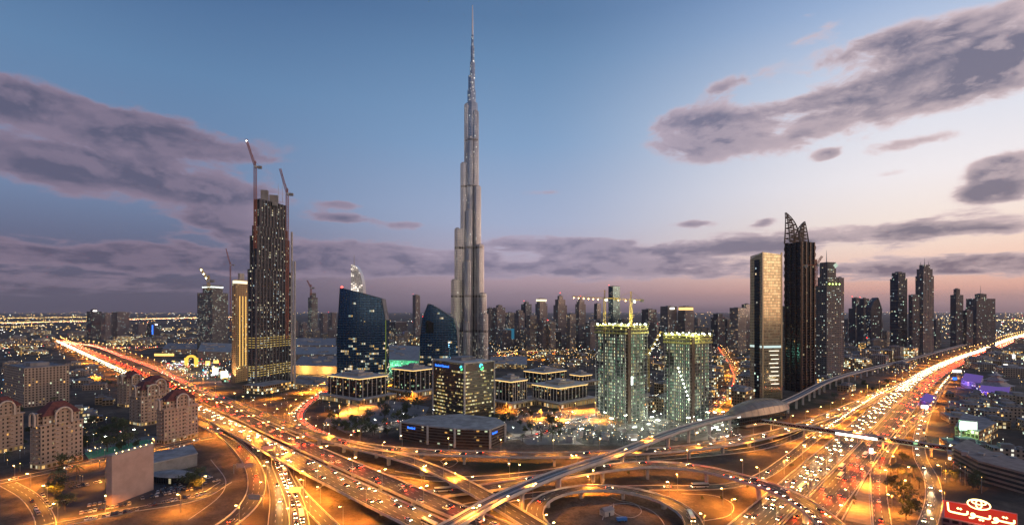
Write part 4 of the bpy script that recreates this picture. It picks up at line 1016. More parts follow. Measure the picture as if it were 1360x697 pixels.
def lettering(root, txt, loc, ang, size, mt_, ext=.12, name='sign_lettering'):
    cu = bpy.data.curves.new(name, 'FONT'); cu.body = txt; cu.size = size; cu.extrude = ext; cu.resolution_u = 3; cu.materials.append(mt_)
    o = bpy.data.objects.new(name, cu); COL.objects.link(o); o.location = loc; o.rotation_euler = (radians(90), 0, ang); o.parent = root
    cu.offset = .035 * size
    bpy.context.view_layer.update()
    me = bpy.data.meshes.new_from_object(o.evaluated_get(bpy.context.evaluated_depsgraph_get()))
    n2_ = bpy.data.objects.new(name, me); COL.objects.link(n2_); n2_.location = loc; n2_.rotation_euler = o.rotation_euler; n2_.parent = root
    bpy.data.objects.remove(o)
    return n2_
C, Rr, Bk, Ll = f0
dl = (C - Ll).normalized(); nl = Vector((dl.y, -dl.x)); p = Ll + dl * 4 + nl * .8
lettering(root, 'Standard Chartered', (p.x, p.y, z - 6.0), atan2(dl.y, dl.x), 3.3, GL['blue'])
def swirl(root, p, dr, nr, s):
    for (a0, a1, mt_, ox) in ((.4, 3.6, GL['cyan'], -.25), (3.5, 6.8, GL['green'], .25)):
        q = MB(); pts = [(p.x + dr.x * (ox + cos(t_) * .9) * s + nr.x * .5, p.y + dr.y * (ox + cos(t_) * .9) * s + nr.y * .5, p.z + sin(t_) * 1.2 * s + (ox * -2.2) * s) for t_ in [a0 + (a1 - a0) * i / 8 for i in range(9)]]
        q.tube(pts, .55 * s, 5); q.build('emblem', mt_, root)
p = C - dl * 4.2 + nl * .8; swirl(root, Vector((p.x, p.y, z - 4.6)), dl, nl, 1.25)
dr = (Rr - C).normalized(); nr = Vector((dr.y, -dr.x)); p = C + dr * (Rr - C).length * .55 + nr * .6; swirl(root, Vector((p.x, p.y, z - 4.6)), dr, nr, 1.7)
# podium
pp = [G(px, py, 15.5).xy for px, py in ((532, 561), (568, 566.5), (604, 570), (651, 571.5), (671, 563.5), (659, 556), (612, 551), (556, 554))]
cc = cen(pp); root = empty('office_podium', (cc.x, cc.y, 0), 0, 'low brown podium hall with pale columns and a smooth grey roof below the office cube', 'podium'); BLD.append((cc.x, cc.y, 60)); pr = rel(pp, cc)
m_ = MB(); m_.prism(pr, 0, 15.5, 2.4, 2.6); m_.build('facade', [facade('brown_louvre_wall', (.10, .075, .06), (.05, .035, .028), lit=.04, es=.8, mu=.0, vlo=.4, vhi=.9), M['roof_l']], root)
k = MB(); ring(k, [p * 1.0 for p in pr], 15.5, 16.7, .5)
k.build('roof_slab', M['roof_l'], root)
for i in range(5):
    q = MB(); q.box((pr[i].x, pr[i].y - .6, 0), 1.8, 1.8, 16.8, .2); q.build('column', M['concrete'], root)
a, b = pr[0], pr[1]; d_ = (b - a).normalized(); p = a + d_ * 9 + Vector((d_.y, -d_.x)) * .6; lettering(root, 'Standard', (p.x, p.y, 11.6), atan2(d_.y, d_.x), 2.6, GL['blue'])
a, b = pr[3], pr[4]; d_ = (b - a).normalized(); p = a + d_ * 2.6 + Vector((d_.y, -d_.x)) * .6; lettering(root, 'Standard', (p.x, p.y, 11.6), atan2(d_.y, d_.x), 2.4, GL['blue'])

# ------------------------------------------------------------------ arcaded office blocks with glowing cornices
def emaar(label, pl_, pc, pr_, by, ty, a=None, cols=(1, 1), wing_=True):
    root, f0, z, Yc = tower(label, pl_, pc, pr_, by, ty, 'emaar', a=a, bay=1.8, fl=4, top='none', name='office_block', cat='office block', parts=False)
    k = MB(); ring(k, f0, z - 1.2, z - .1, .55); k.build('cornice_light', GL['amber'], root)
    k = MB(); ring(k, f0, z, z + 1.0, 1.3); k.build('cornice', M['concrete'], root)
    k = MB(); k.prism(scl(f0, .55, .5), z + 1.05, z + 4.5, mt=0); k.build('roof_plant', M['roof_l'], root)
    k = MB(); k.prism(scl(f0, .2, .25), z + 4.6, z + 7, mt=0); k.build('lift_house', M['concrete'], root)
    for side, n_ in ((0, cols[1]), (3, cols[0])):
        a_, b_ = Vector(f0[side]), Vector(f0[(side + 1) % 4]); ln = (b_ - a_).length; d_ = (b_ - a_).normalized(); nn = Vector((d_.y, -d_.x))
        for i in range(n_):
            p = a_ + d_ * ln * (i + .5) / n_ + nn * 1.0; q = MB(); q.box((p.x, p.y, .1), .8, .8, z - 1.4, atan2(d_.y, d_.x)); q.build('column', M['concrete'], root)
    g = grow(f0, 9)
    m_ = MB(); m_.prism(g, 0, 6.5, 4.2, 6.5, mi=0, mt=1); m_.build('arcade', [FC['arcade'], M['roof_l']], root)
    k = MB(); ring(k, g, 6.52, 7.3, .3); k.build('balustrade', M['concrete'], root)
    return root
emaar('arcaded dark glass office block with a glowing cornice below the tall blue sail tower', 436, 478, 514, 536, 505, cols=(5, 6))
emaar('arcaded office block with glowing cornice half hidden behind the office cube', 521, 549, 578, 526, 493.5, cols=(4, 5))
emaar('narrow columned office block with glowing cornice just beside the office cube', 657, 679, 700, 541, 507.5, cols=(5, 7))
emaar('wide columned office block with glowing cornice in front of the dark gardens', 707, 742, 780, 541, 516.5, cols=(9, 8))
emaar('office block with a glowing roof edge behind the narrow columned block', 696, 722, 752, 516, 494, cols=(5, 5))
emaar('small office block with a glowing roof edge behind the wide columned block', 757, 772, 786, 512, 499, cols=(4, 4))

# ------------------------------------------------------------------ construction site towers
def site_tower(label, pl_, pc, pr_, by, ty, a, dark_col):
    fp = corner_fp(pl_, pc, pr_, by, a); c = cen(fp); f0 = rel(fp, c); Yc = fp[0].y; zt = ZH(ty, Yc); n = int(zt / 3.5)
    root = empty('unfinished_tower', (c.x, c.y, 0), 0, label, 'building site tower'); BLD.append((c.x, c.y, 30))
    s = MB(); s.prism(grow(f0, .4), 0, .32, mi=0, mt=0, bottom=True); sl = s.build('floor_slab', M['concrete_d'], root); sl.location.z = 3.5
    wl = MB(); e1 = (f0[1] - f0[0]); e2 = (f0[3] - f0[0]); rr = random.Random(int(pc))
    for i in range(2, n + 1):
        o = sl.copy(); COL.objects.link(o); o.parent = root; o.location.z = 3.5 * i
    nc = MB()
    for side in range(4):
        a_, b_ = scl(f0, .985)[side], scl(f0, .985)[(side + 1) % 4]; ln = (b_ - a_).length; k = max(2, int(ln / 5.5))
        for q in range(k):
            p = a_ + (b_ - a_) * q / k; nc.box((p.x, p.y, 0), .8, .8, n * 3.5 + 3, radians(a))
    nc.build('column', M['concrete_d'], root)
    m_ = MB(); m_.prism(scl(f0, .9, .9), 0, n * 3.5 - .5, 2.6, 3.5); m_.build('inner_walls', [FC['site'], M['concrete_d']], root)
    # corner recess of bare concrete
    q = MB(); p = f0[0] + (f0[1] - f0[0]).normalized() * dark_col; q.box((p.x, p.y, 0), 5, 2.5, n * 3.5 + 5, radians(a - 90) if False else atan2(e1.y, e1.x)); q.build('lift_shaft', M['shaft'], root)
    # yellow formwork crown with floodlights
    k = MB(); ring(k, f0, n * 3.5 + .5, n * 3.5 + 2.6, .5); ring(k, f0, n * 3.5 + 4.0, n * 3.5 + 5.2, .9); ring(k, f0, n * 3.5 - 3.4, n * 3.5 - 1.6, .9)
    for side in range(4):
        a_, b_ = grow(f0, .6)[side], grow(f0, .6)[(side + 1) % 4]
        for q in range(9): p = a_ + (b_ - a_) * q / 8; k.box((p.x, p.y, n * 3.5 - 4), .35, .35, rr.uniform(8, 13), 0)
    k.build('formwork', principled('yellow_formwork', (.46, .42, .13), .6), root)
    m_ = MB(); m_.prism(scl(f0, .45, .5), n * 3.5 + .4, n * 3.5 + 7, mt=0); m_.build('core_wall', M['concrete_d'], root)
    for side in (0, 3, 1, 2):
        a_, b_ = grow(f0, 1)[side], grow(f0, 1)[(side + 1) % 4]
        for q in range(4):
            p = a_ + (b_ - a_) * (q + .5) / 4; b = MB(); b.octa((p.x, p.y, n * 3.5 + 6.6), .75); b.build('floodlight', M['flood'], root)
            if side in (0, 3):
                b = MB(); b.octa((p.x, p.y - .5, n * 3.5 + rr.uniform(2, 5)), .6); b.build('floodlight', GL['yellow'], root)
    for (x, y, zz, en) in ((0, -24, n * 3.5 + 12, 40000), (-22, 6, n * 3.5 + 12, 34000)):
        ld = bpy.data.lights.new('site_floodlight', 'POINT'); ld.energy = en; ld.color = (.95, 1, .45); ld.shadow_soft_size = 1
        lo = bpy.data.objects.new('site_floodlight', ld); COL.objects.link(lo); lo.parent = root; lo.location = (x, y, zz)
    for (x, y, zz, en) in ((8, -40, 10, 10000), (-40, -8, 10, 10000), (-26, -36, 40, 16000)):
        ld = bpy.data.lights.new('site_floodlight', 'POINT'); ld.energy = en; ld.color = (.85, 1, .78); ld.shadow_soft_size = 1
        lo = bpy.data.objects.new('site_floodlight', ld); COL.objects.link(lo); lo.parent = root; lo.location = (x, y, zz)
    return root, f0, c, Yc, n * 3.5
FC['site'] = facade('open_site_floors', (.10, .11, .10), (.10, .13, .11), lit=1.3, cols=SITE, es=1.05, mu=.30, vlo=.08, vhi=.70, rowvar=.0, gr=.8, gspec=.1)
M['shaft'] = principled('bare_dark_concrete', (.10, .07, .055), .9, noise=.2, nscale=.3)
s1 = site_tower('broad concrete tower under construction with green lit open floors and a yellow floodlit top', 791, 830, 860, 562, 436, 52, 6)
s2 = site_tower('second concrete tower under construction, darker, with a slanting row of white lamps', 882, 916, 945, 562, 449, 55, 5)
for i in range(9):
    px, py = 900 + i * 1.75, 488 + i * 5.2; Y = s2[3] - 2; b = MB(); b.octa((XW(px, Y) - s2[2].x, Y - s2[2].y - 2.0 + .0, ZH(py, Y)), .8); b.build('hoist_lamp', M['flood'], s2[0])
b = MB(); b.box((s1[1][0].x + 8, s1[1][0].y + 7.5, ZH(512, s1[3])), 5.5, 2, 9, radians(38)); b.build('lit_panel', GL['pale'], s1[0])
crane('yellow hammerhead crane whose lamp-hung jib points over the far towers from the broad unfinished tower', 803, s1[3] + 18, 440, 396, (760, 393.5), 'flat', 'crane_yel', lamps=[(f_, M['lamp_o'], .55) for f_ in (.2, .35, .5, .65, .8, .95)] + [(-.05, M['flood'], 1.3)], th=1.0)
crane('yellow hammerhead crane at the shaft side of the broad unfinished tower', 838, s1[3] + 16, 440, 398, (814, 396), 'flat', 'crane_yel', lamps=[(.3, M['lamp_o'], .5), (.7, M['lamp_o'], .5), (-.2, M['flood'], 1.2)], th=1.0)
crane('white luffing crane leaning between the two unfinished towers', 861, s1[3] + 60, 520, 470, (878, 440), 'luff', 'crane_yel', th=1.0, lamps=[(f_, M['flood'], .7) for f_ in (.1, .3, .5, .7, .9)])

# ------------------------------------------------------------------ towers beside the highway on the right
root, f0, z, Yc = tower('golden mirror-glass tower with a slanted top and dark vertical slot beside the shell roofed station', 996.5, 1013, 1038, 530, 337, 'gold', a=78, bay=3, fl=3.9, top='none', name='glass_tower')
C, Rr, Bk, Ll = f0
m_ = MB(); g = [C + (Ll - C) * .02, C + (Ll - C) * .98]; e = (C - Ll).normalized(); nn = Vector((e.y, -e.x))
q = [Ll + nn * .3, C + nn * .3, C + nn * -.3, Ll - nn * .3]
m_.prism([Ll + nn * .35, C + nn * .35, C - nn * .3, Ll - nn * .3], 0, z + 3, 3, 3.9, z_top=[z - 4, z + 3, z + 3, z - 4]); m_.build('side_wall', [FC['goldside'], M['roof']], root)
m_ = MB(); a_, b_ = Ll + (C - Ll) * .38, Ll + (C - Ll) * .78; m_.prism([a_ + nn * .9, b_ + nn * .9, b_ + nn * .2, a_ + nn * .2], 0, z - 6, 2, 3.9); m_.build('dark_slot', [FC['slot'], M['roof']], root)
m_ = MB(); m_.prism([C, Rr, Bk, Ll], z, z + 4, 3, 3.9, z_top=[z + 3.5, z + 1, z - .0 + .5, z + .5]); m_.build('crown', [FC['gold'], M['roof']], root)
for p in (C, Rr):
    k = MB(); k.box((p.x, p.y, 0), 1.6, 1.6, z + 3.8, 0); k.build('corner_pier', principled('pale_gold_metal', (.55, .46, .33), .3, metal=.8), root)
k = MB(); ring(k, f0, ZH(462, Yc), ZH(459, Yc), .35); k.build('light_band', glow_mat('pale_band', (.8, 1, .95), .8), root)
k = MB(); 
for i in range(9): zz = ZH(466 + i * 5.5, Yc); a_ = C + (Rr - C) * (.35 + .05 * (i % 3)); b_ = C + (Rr - C) * (.85 - .04 * (i % 2)); k.bar((a_.x, a_.y - .4, zz), (b_.x, b_.y - .4, zz), .5, .9)
k.build('lit_louvre', glow_mat('warm_strip', (1, .9, .72), 1.6), root)

# dark tower with the twin claw crown
root, f0, z, Yc = tower('tallest dark tower of the highway row, crowned by two open curved claws', 1043.5, 1064, 1081, 521, 322, 'claw', a=70, bay=3, fl=3.8, top='none', name='claw_tower') if FC.setdefault('claw', facade('black_claw_tower_glass', (.045, .035, .03), (.012, .016, .024), lit=.018, es=1, mu=.06, gm=.6, rowvar=.4)) else None
k = MB(); fins(k, f0, 0, z, 9, 1.6, 1.2, sides=(0, 1, 2, 3))
for i in (0, 1, 3):
    p = f0[i] * 1.04
    zz = z * .35
    while zz < z - 6: k.bar((p.x, p.y, zz), (p.x + (1.8 if i == 1 else -1.8), p.y - .5, zz + 5), .8); k.bar((p.x + (1.8 if i == 1 else -1.8), p.y - .5, zz + 5), (p.x, p.y, zz + 10), .8); zz += 10
k.build('cladding', principled('dark_bronze_fin', (.09, .062, .05), .35, metal=.6), root)
def claw(x0, x1, xt, zt, bend, nm):
    """open lattice horn: two ribs from x0, x1 that meet at the tip xt"""
    q = MB(); n = 12
    for y in (-9, 7):
        A = []; B = []
        for i in range(n + 1):
            t_ = i / n; zz = z + (zt - z) * t_
            A.append((x0 + (xt - x0) * t_ ** 3 * (1 if bend < 0 else 1), y * (1 - t_ * .85), zz))
            B.append((x1 + (xt - x1) * (t_ ** 3.2), y * (1 - t_ * .85), zz))
        q.tube(A, [1.1 - .6 * i / n for i in range(n + 1)], 5); q.tube(B, [1.3 - .7 * i / n for i in range(n + 1)], 5)
        for i in range(0, n - 1, 2): q.bar(A[i], B[i + 1], 1.0); q.bar(B[i + 1], A[i + 2], 1.0); q.bar(A[i], B[i], 1.0); q.bar(A[i + 1], B[i + 1], .8)
    q.build('claw', M['clawm'], root)
M['clawm'] = principled('claw_frame_metal', (.10, .075, .06), .45, metal=.6)
cxw = XW(1062, Yc); off = -(root.location.x)
X = lambda px: XW(px, Yc + 8) + off
claw(X(1049.5), X(1062), X(1047.5), ZH(281, Yc + 8), -1, 'claw'); claw(X(1074), X(1063), X(1073), ZH(293, Yc + 8), 1, 'claw')
tower('slim dark slab with one lit window column between golden tower and claw tower', 1039, 1047, 1064, 512, 407, 'litres', a=76, bay=3, name='tower_block')
root, f0, z, Yc = tower('unfinished stepped tower with a thin antenna and green lit floor beside the claw crowned tower', 1082, 1098, 1117, 507, 378, 'uc', tiers=[(1, 1, 378), (.72, .8, 366), (.6, .65, 346)], a=72, top='none', spire=0, name='unfinished_tower')
mast(root, -2, 0, z, ZH(331, Yc), .8, False); q = MB(); q.octa((6, -12, z - 6), 4.5); q.build('round_sign', glow_mat('soft_round_light', (.8, 1, .8), .6), root)
for i in range(4): q = MB(); q.octa((f0[0].x + 4 + 7 * i, f0[0].y - 1 + i * 2.2, ZH(377, Yc)), 1.3); q.build('work_light', glow_mat('lime_work_light', (.75, 1, .2), 6), root)
tower('plain grey slab tower directly behind the unfinished tower with the antenna', 1110, 1114, 1121, 497, 369, 'bay', a=74)
crane('dark crane between the claw crowned tower and the antenna tower', 1084, 590, 380, 352, (1092, 340), 'luff', 'crane_red', th=1.1)
FC['bluedusk'] = facade('dusk_blue_glass', (.05, .055, .07), (.03, .045, .07), lit=.05, cols=COOL, es=1, mu=.1, gm=.5)
tower('squat dark tower with red roof lights left of the curved sail roof tower', 1127, 1136, 1146, 463, 409, 'baydark', a=72, tiers=[(1, 1, 409), (.5, .6, 395)], beacon=True)
tower('dark stepped tower with a ragged crown beside the squat dark tower', 1138, 1147, 1158, 465, 404, 'baydark', a=73, tiers=[(1, 1, 404), (.6, .7, 397)], beacon=True)
# curved sail roof far tower
Y = 1500; pr = px_profile([(1157, 468), (1157, 408), (1161, 400), (1166, 395), (1171, 410), (1175, 468)], Y); cx_ = sum(p[0] for p in pr) / 6
root = empty('tower_block', (cx_, Y, 0), 0, 'grey tower with a curved pointed roof like a sail, short among the highway towers', 'tower'); m_ = MB()
n = len(pr); m_.face([(x - cx_, 0, z_) for x, z_ in pr][::-1], 0, [(x / 3.5, z_ / 3.6) for x, z_ in pr][::-1]); m_.face([(x - cx_, 24, z_) for x, z_ in pr], 0, [(x / 3.5, z_ / 3.6) for x, z_ in pr])
for i in range(n):
    (xa, za), (xb, zb2) = pr[i], pr[(i + 1) % n]; m_.face([(xa - cx_, 0, za), (xb - cx_, 0, zb2), (xb - cx_, 24, zb2), (xa - cx_, 24, za)], 0, [(0, za / 3.6), (0, zb2 / 3.6), (7, zb2 / 3.6), (7, za / 3.6)])
m_.build('facade', FC['baydark'], root); q = MB(); q.tube([(pr[4][0] - cx_, -1, 2), (pr[4][0] - cx_, -1, pr[4][1]), (pr[3][0] - cx_, -1, pr[3][1])], 1.0, 5); q.build('roof_rib', M['metal'], root)
tower('tall flat topped blue grey tower with a ribbed crown beyond the highway bend', 1182, 1193, 1205, 474, 365, 'bluedusk', a=76, tiers=[(1, 1, 369), (.8, .8, 362)], ledges=4)
tower('narrow black slab in front of the paired twin crowned towers', 1206.5, 1212, 1221, 475, 391, 'baydark', a=76)
root, f0, z, Yc = tower('tall twin crowned tower with stepped shoulders, highest beyond the highway bend', 1216, 1226, 1240, 474, 356, 'bay', a=76, tiers=[(1, 1, 366), (.86, .86, 357), (.55, .6, 351)], fin=8, top='none', spire=18)
for sx in (-.35, .35): mast(root, f0[1].x * sx * 1.5, 0, z, z + 9, .9, False)
tower('dark tower with a small round cap beside the wide dark block on the skyline', 1262, 1270, 1279.5, 462, 390, 'baydark', a=78, tiers=[(1, 1, 391), (.5, .5, 384)])
tower('wide dark block with a small pointed roof and antenna ending the highway row', 1283, 1297, 1322, 461, 395, 'baydark', a=78, tiers=[(1, 1, 396), (.35, .5, 391)], spire=30)
tower('low dark shoulder block between the capped tower and the wide dark block', 1277, 1284, 1292, 462, 412, 'baydark', a=78)
tower('blackish squat block behind the twin crowned tower', 1238, 1243, 1250, 462, 425, 'baydark', a=78)

# ------------------------------------------------------------------ far skyline
sky_t = [  # pl, pc, pr, by, tiers, mat, spire, label
    (548, 552, 558, 446, [(1, 1, 392)], 'bay', 0, 'slender lone tower standing between the two blue sail towers'),
    (511, 525, 541, 452, [(1, 1, 428)], 'baydark', 0, 'wide black block with a blue lit edge behind the tall blue sail tower'),
    (387, 391, 396, 447, [(1, 1, 426)], 'bay', 0, 'short pale block just beside the tall unfinished tower, behind the mall'),
    (397, 402, 408, 448, [(1, 1, 429)], 'bay', 0, 'short block behind the mall, between the pale block and the small unfinished tower'),
    (424, 429, 435, 449, [(1, 1, 417)], 'bay', 0, 'pair front tower of the pale group beside the small unfinished tower'),
    (436, 441, 447, 450, [(1, 1, 416)], 'bay', 0, 'pair back tower of the pale group touching the blue sail tower'),
    (115, 122, 135, 451, [(1, 1, 414), (.5, .5, 411)], 'baydark', 0, 'dark squat tower with a lit roof sign at the far end of the highway'),
    (134, 140, 147, 452, [(1, 1, 416)], 'bay', 0, 'pale narrow tower squeezed between the two dark squat towers'),
    (148, 156, 172, 450, [(1, 1, 415)], 'bay', 0, 'wide grey tower beside the pale narrow one, far end of the highway'),
    (176, 184, 194, 446, [(1, 1, 431)], 'bay', 0, 'low grey block beside the wide grey tower on the plain'),
    (195, 203, 214, 450, [(1, 1, 429)], 'baydark', 0, 'low black block with a blue and white sign on the plain'),
    (646, 650, 656, 458, [(1, 1, 410)], 'bay', 0, 'narrow tower touching the stepped skyscraper on its sunset side'),
    (655, 660, 671, 458, [(1, 1, 408), (.5, .6, 405)], 'bay', 0, 'flat tower second from the stepped skyscraper'),
    (671, 676, 684, 462, [(1, 1, 416)], 'litres', 0, 'low tower with glowing teal windows third from the stepped skyscraper'),
    (683, 689, 697, 464, [(1, 1, 415), (.7, .7, 412)], 'bay', 0, 'brownish tower fourth from the stepped skyscraper'),
    (692, 698, 706, 454, [(1, 1, 404), (.5, .5, 401)], 'bluedusk', 0, 'blue grey stepped tower behind the brownish one'),
    (699, 704, 713, 468, [(1, 1, 420)], 'litres', 0, 'stubby tower in front of the blue grey stepped tower'),
    (711, 717, 727, 456, [(1, 1, 403), (.8, .7, 397)], 'bay', 0, 'tower with a pale floodlit box crown'),
    (715, 721, 731, 468, [(1, 1, 424)], 'bay', 0, 'short tower with a yellow lit roof in front of the box crowned tower'),
    (735, 741, 753, 462, [(1, 1, 405), (.75, .75, 397), (.4, .4, 393)], 'bay', 10, 'domed tower with a tiny red tipped spire, first of the domed pair'),
    (727, 731, 738, 468, [(1, 1, 428)], 'litres', 0, 'low tower at the foot of the domed tower'),
    (752, 757, 765, 466, [(1, 1, 418)], 'litres', 0, 'lower tower between the two domed towers'),
    (764, 769, 778, 461, [(1, 1, 404), (.75, .75, 399), (.4, .4, 396)], 'bay', 8, 'slimmer domed tower, second of the domed pair'),
    (778, 784, 791, 466, [(1, 1, 428)], 'bay', 0, 'low tower behind the broad unfinished tower'),
    (789, 793, 798, 455, [(1, 1, 404)], 'baydark', 0, 'narrow dark tower beside the teal glass tower'),
    (808, 814, 823.5, 452, [(1, 1, 380)], 'teal', 0, 'tall teal glass tower rising behind the two cranes'),
    (852, 861, 872, 460, [(1, 1, 411)], 'baydark', 0, 'dark tower between the two unfinished towers'),
    (877, 887, 899, 472, [(1, 1, 407)], 'bay', 0, 'grey tower with a white lit roof sign behind the second unfinished tower'),
    (900, 910, 922, 472, [(1, 1, 413), (.85, .85, 407)], 'bay', 0, 'tower with a golden floodlit crown behind the second unfinished tower'),
    (944, 953, 963, 462, [(1, 1, 421), (.6, .7, 417)], 'baydark', 0, 'dark blocky tower with stepped roof left of the golden glass tower'),
    (960, 966, 973, 460, [(1, 1, 424)], 'baydark', 0, 'dark low tower between the stepped one and the beige one'),
    (969, 980, 991, 470, [(1, 1, 409)], 'litres', 0, 'beige tower with scattered lit windows close to the golden glass tower'),
    (985, 991, 998, 466, [(1, 1, 404)], 'baydark', 0, 'dark slab half hidden by the golden glass tower'),
    (1121, 1126, 1131, 460, [(1, 1, 424)], 'bay', 0, 'low tower just beyond the grey slab by the antenna tower'),
    (1172, 1178, 1184, 464, [(1, 1, 440)], 'litres', 0, 'low lit block at the foot of the tall blue grey tower'),
    (1150, 1160, 1178, 474, [(1, 1, 452)], 'litres', 0, 'wide low lit block under the curved roof tower'),
]
for i, (a_, b_, c_, by, tiers, mat, sp, lab) in enumerate(sky_t):
    root, f0, z, Yc = tower(lab, a_, b_, c_, by, tiers[-1][2], mat, tiers=tiers, spire=sp, beacon=(sp > 0 or i % 5 == 0), seed=i, name='tower_block', ledges=0)
    if 'floodlit box crown' in lab or 'golden floodlit' in lab or 'yellow lit roof' in lab:
        q = MB(); ring(q, scl(f0, .85), z - 9, z - 2, .4); q.build('crown_light', GL['cream'] if 'box' in lab else GL['amber'], root)
    if 'sign' in lab:
        q = MB(); p = f0[0] + (f0[1] - f0[0]) * .35; q.box((p.x, p.y - 2, z - 7), 16, 1.5, 4.5, 0); q.build('roof_sign', GL['white'], root)
    if 'blue lit edge' in lab or 'blue and white' in lab:
        q = MB(); p = f0[0] if 'white' in lab else f0[3]; q.box((p.x, p.y - 2, z * .3), 4, 2, z * .6, 0); q.build('edge_light', GL['blue'], root)
    if 'teal windows' in lab:
        q = MB(); ring(q, scl(f0, 1.02), z * .25, z * .55, .1); q.build('light_band', glow_mat('teal_band', (.1, .5, .8), .25), root)
#@@PART6
# ------------------------------------------------------------------ red roofed apartment houses, lower left
M['redroof'] = principled('red_tile_roof', (.13, .042, .036), .8, noise=.3, nscale=.4)
M['stucco_l'] = principled('pale_stucco', (.60, .48, .38), .9, noise=.08, nscale=.3)
M['stucco'] = principled('peach_stucco', (.46, .34, .26), .9, noise=.12, nscale=.3)
def residence(label, pl_, pc, pr_, by, ty, a=None):
    fp = corner_fp(pl_, pc, pr_, by, a); c = cen(fp); f0 = rel(fp, c); Yc = fp[0].y; z = ZH(ty, Yc)
    root = empty('apartment_house', (c.x, c.y, 0), 0, label, 'apartment house', 'red roofed apartment houses'); BLD.append((c.x, c.y, max(p.length for p in f0)))
    zc = z * .66
    m_ = MB(); m_.prism(f0, 0, zc, 3.2, 3.3); m_.build('facade', [FC['resid'], M['roof_l']], root)
    k = MB(); ring(k, f0, zc, zc + .7, .9); ring(k, f0, 4.2, 4.7, .4); k.build('cornice', M['stucco'], root)
    f2 = scl(f0, .86, .86); m_ = MB(); m_.prism(f2, zc + .7, zc + 7.2, 3.2, 3.3); m_.build('attic_storey', [FC['resid'], M['roof_l']], root)
    rf = MB(); g = grow(f2, 1.2); e1 = (g[1] - g[0]); mid = [cen(g) + (p - cen(g)) * .30 for p in g]; zr = zc + 7.25; zt = z
    for i in range(4):
        j = (i + 1) % 4; rf.face([(*g[i], zr), (*g[j], zr), (*mid[j], zt), (*mid[i], zt)])
    rf.face([(*p, zt) for p in mid]); rf.face([(*p, zr) for p in reversed(g)]); rf.build('roof', M['redroof'], root)
    for side in (0, 3):
        a_, b_ = f0[side], f0[(side + 1) % 4]; d_ = (b_ - a_).normalized(); nn = Vector((d_.y, -d_.x)); ln = (b_ - a_).length; m0 = (a_ + b_) / 2
        # bay with arched gable
        w_ = min(5.4, ln * .24); zz = zc + 7.0
        q = MB(); pts = [(m0.x + d_.x * w_ * cos(t_) + nn.x * 1.9, m0.y + d_.y * w_ * cos(t_) + nn.y * 1.9, zz + w_ * sin(t_)) for t_ in [pi * i / 12 for i in range(13)]]
        pts = [(pts[0][0], pts[0][1], zz - 7)] + pts + [(pts[-1][0], pts[-1][1], zz - 7)]
        ap = pts
        q = MB(); p2 = m0 + nn * .2; fp2 = [p2 - d_ * w_ * .9 + nn * .3, p2 + d_ * w_ * .9 + nn * .3, p2 + d_ * w_ * .9 - nn * 3, p2 - d_ * w_ * .9 - nn * 3]; q.prism(fp2, zc + .7, zz + w_ * .8, 3, 3, mt=0); dm_ = q.build('dormer', [FC['resid']], root); q = MB(); q.tube(ap, .75, 5); q.build('arch', M['stucco_l'], dm_)
        zb = 5.0
        while zb < zc - 2:
            for sx in (-1, 1):
                q = MB(); p3 = m0 + d_ * sx * w_ * .75 + nn * .75; q.box((p3.x, p3.y, zb), 2.6, 1.3, 1.05, atan2(d_.y, d_.x)); q.build('balcony', M['stucco'], root)
            zb += 3.3
    q = MB(); ring(q, f0, .3, 3.2, .12); q.build('shop_glow', FC['arcade'], root)
    return root
residence('nearest red roofed apartment house with arched gables, above the car park', 40, 54, 110, 624, 537, 20)
residence('red roofed apartment house cut by the picture edge beside the nearest one', -30, -18, 31, 606, 530, 18)
residence('red roofed apartment house with white lit shops beside the highway ramp', 208, 218, 263, 590, 521, 24)
residence('red roofed apartment house just behind the one with the white lit shops', 172, 187, 218, 566, 508, 28)
residence('second red roofed apartment house back, next to the floodlit sports court', 181, 196, 228, 556, 501, 28)
residence('furthest red roofed apartment house of the row by the highway', 156, 168, 192, 541, 495, 26)
tower('long beige slab block standing alone behind the nearest apartment houses', 5, 32, 92, 541, 491, 'slabres', a=32, name='slab_block', cat='apartment block', bay=3.4, fl=3.2)
def bldg(name, label, cat, pts, z, mats, px=True, base=0.0, bay=3.5, fl=3.5, part='facade'):
    pp = [G(*p).xy for p in pts] if px else [Vector(p) for p in pts]
    cc = cen(pp); area = sum(pp[i].x * pp[(i + 1) % len(pp)].y - pp[(i + 1) % len(pp)].x * pp[i].y for i in range(len(pp)))
    if area < 0: pp.reverse()
    root = empty(name, (cc.x, cc.y, 0), 0, label, cat); BLD.append((cc.x, cc.y, max((p - cc).length for p in pp) * .8))
    m_ = MB(); r_ = rel(pp, cc); m_.prism(r_, base, z, bay, fl, bottom=True); m_.build(part, mats, root)
    return root, r_, cc
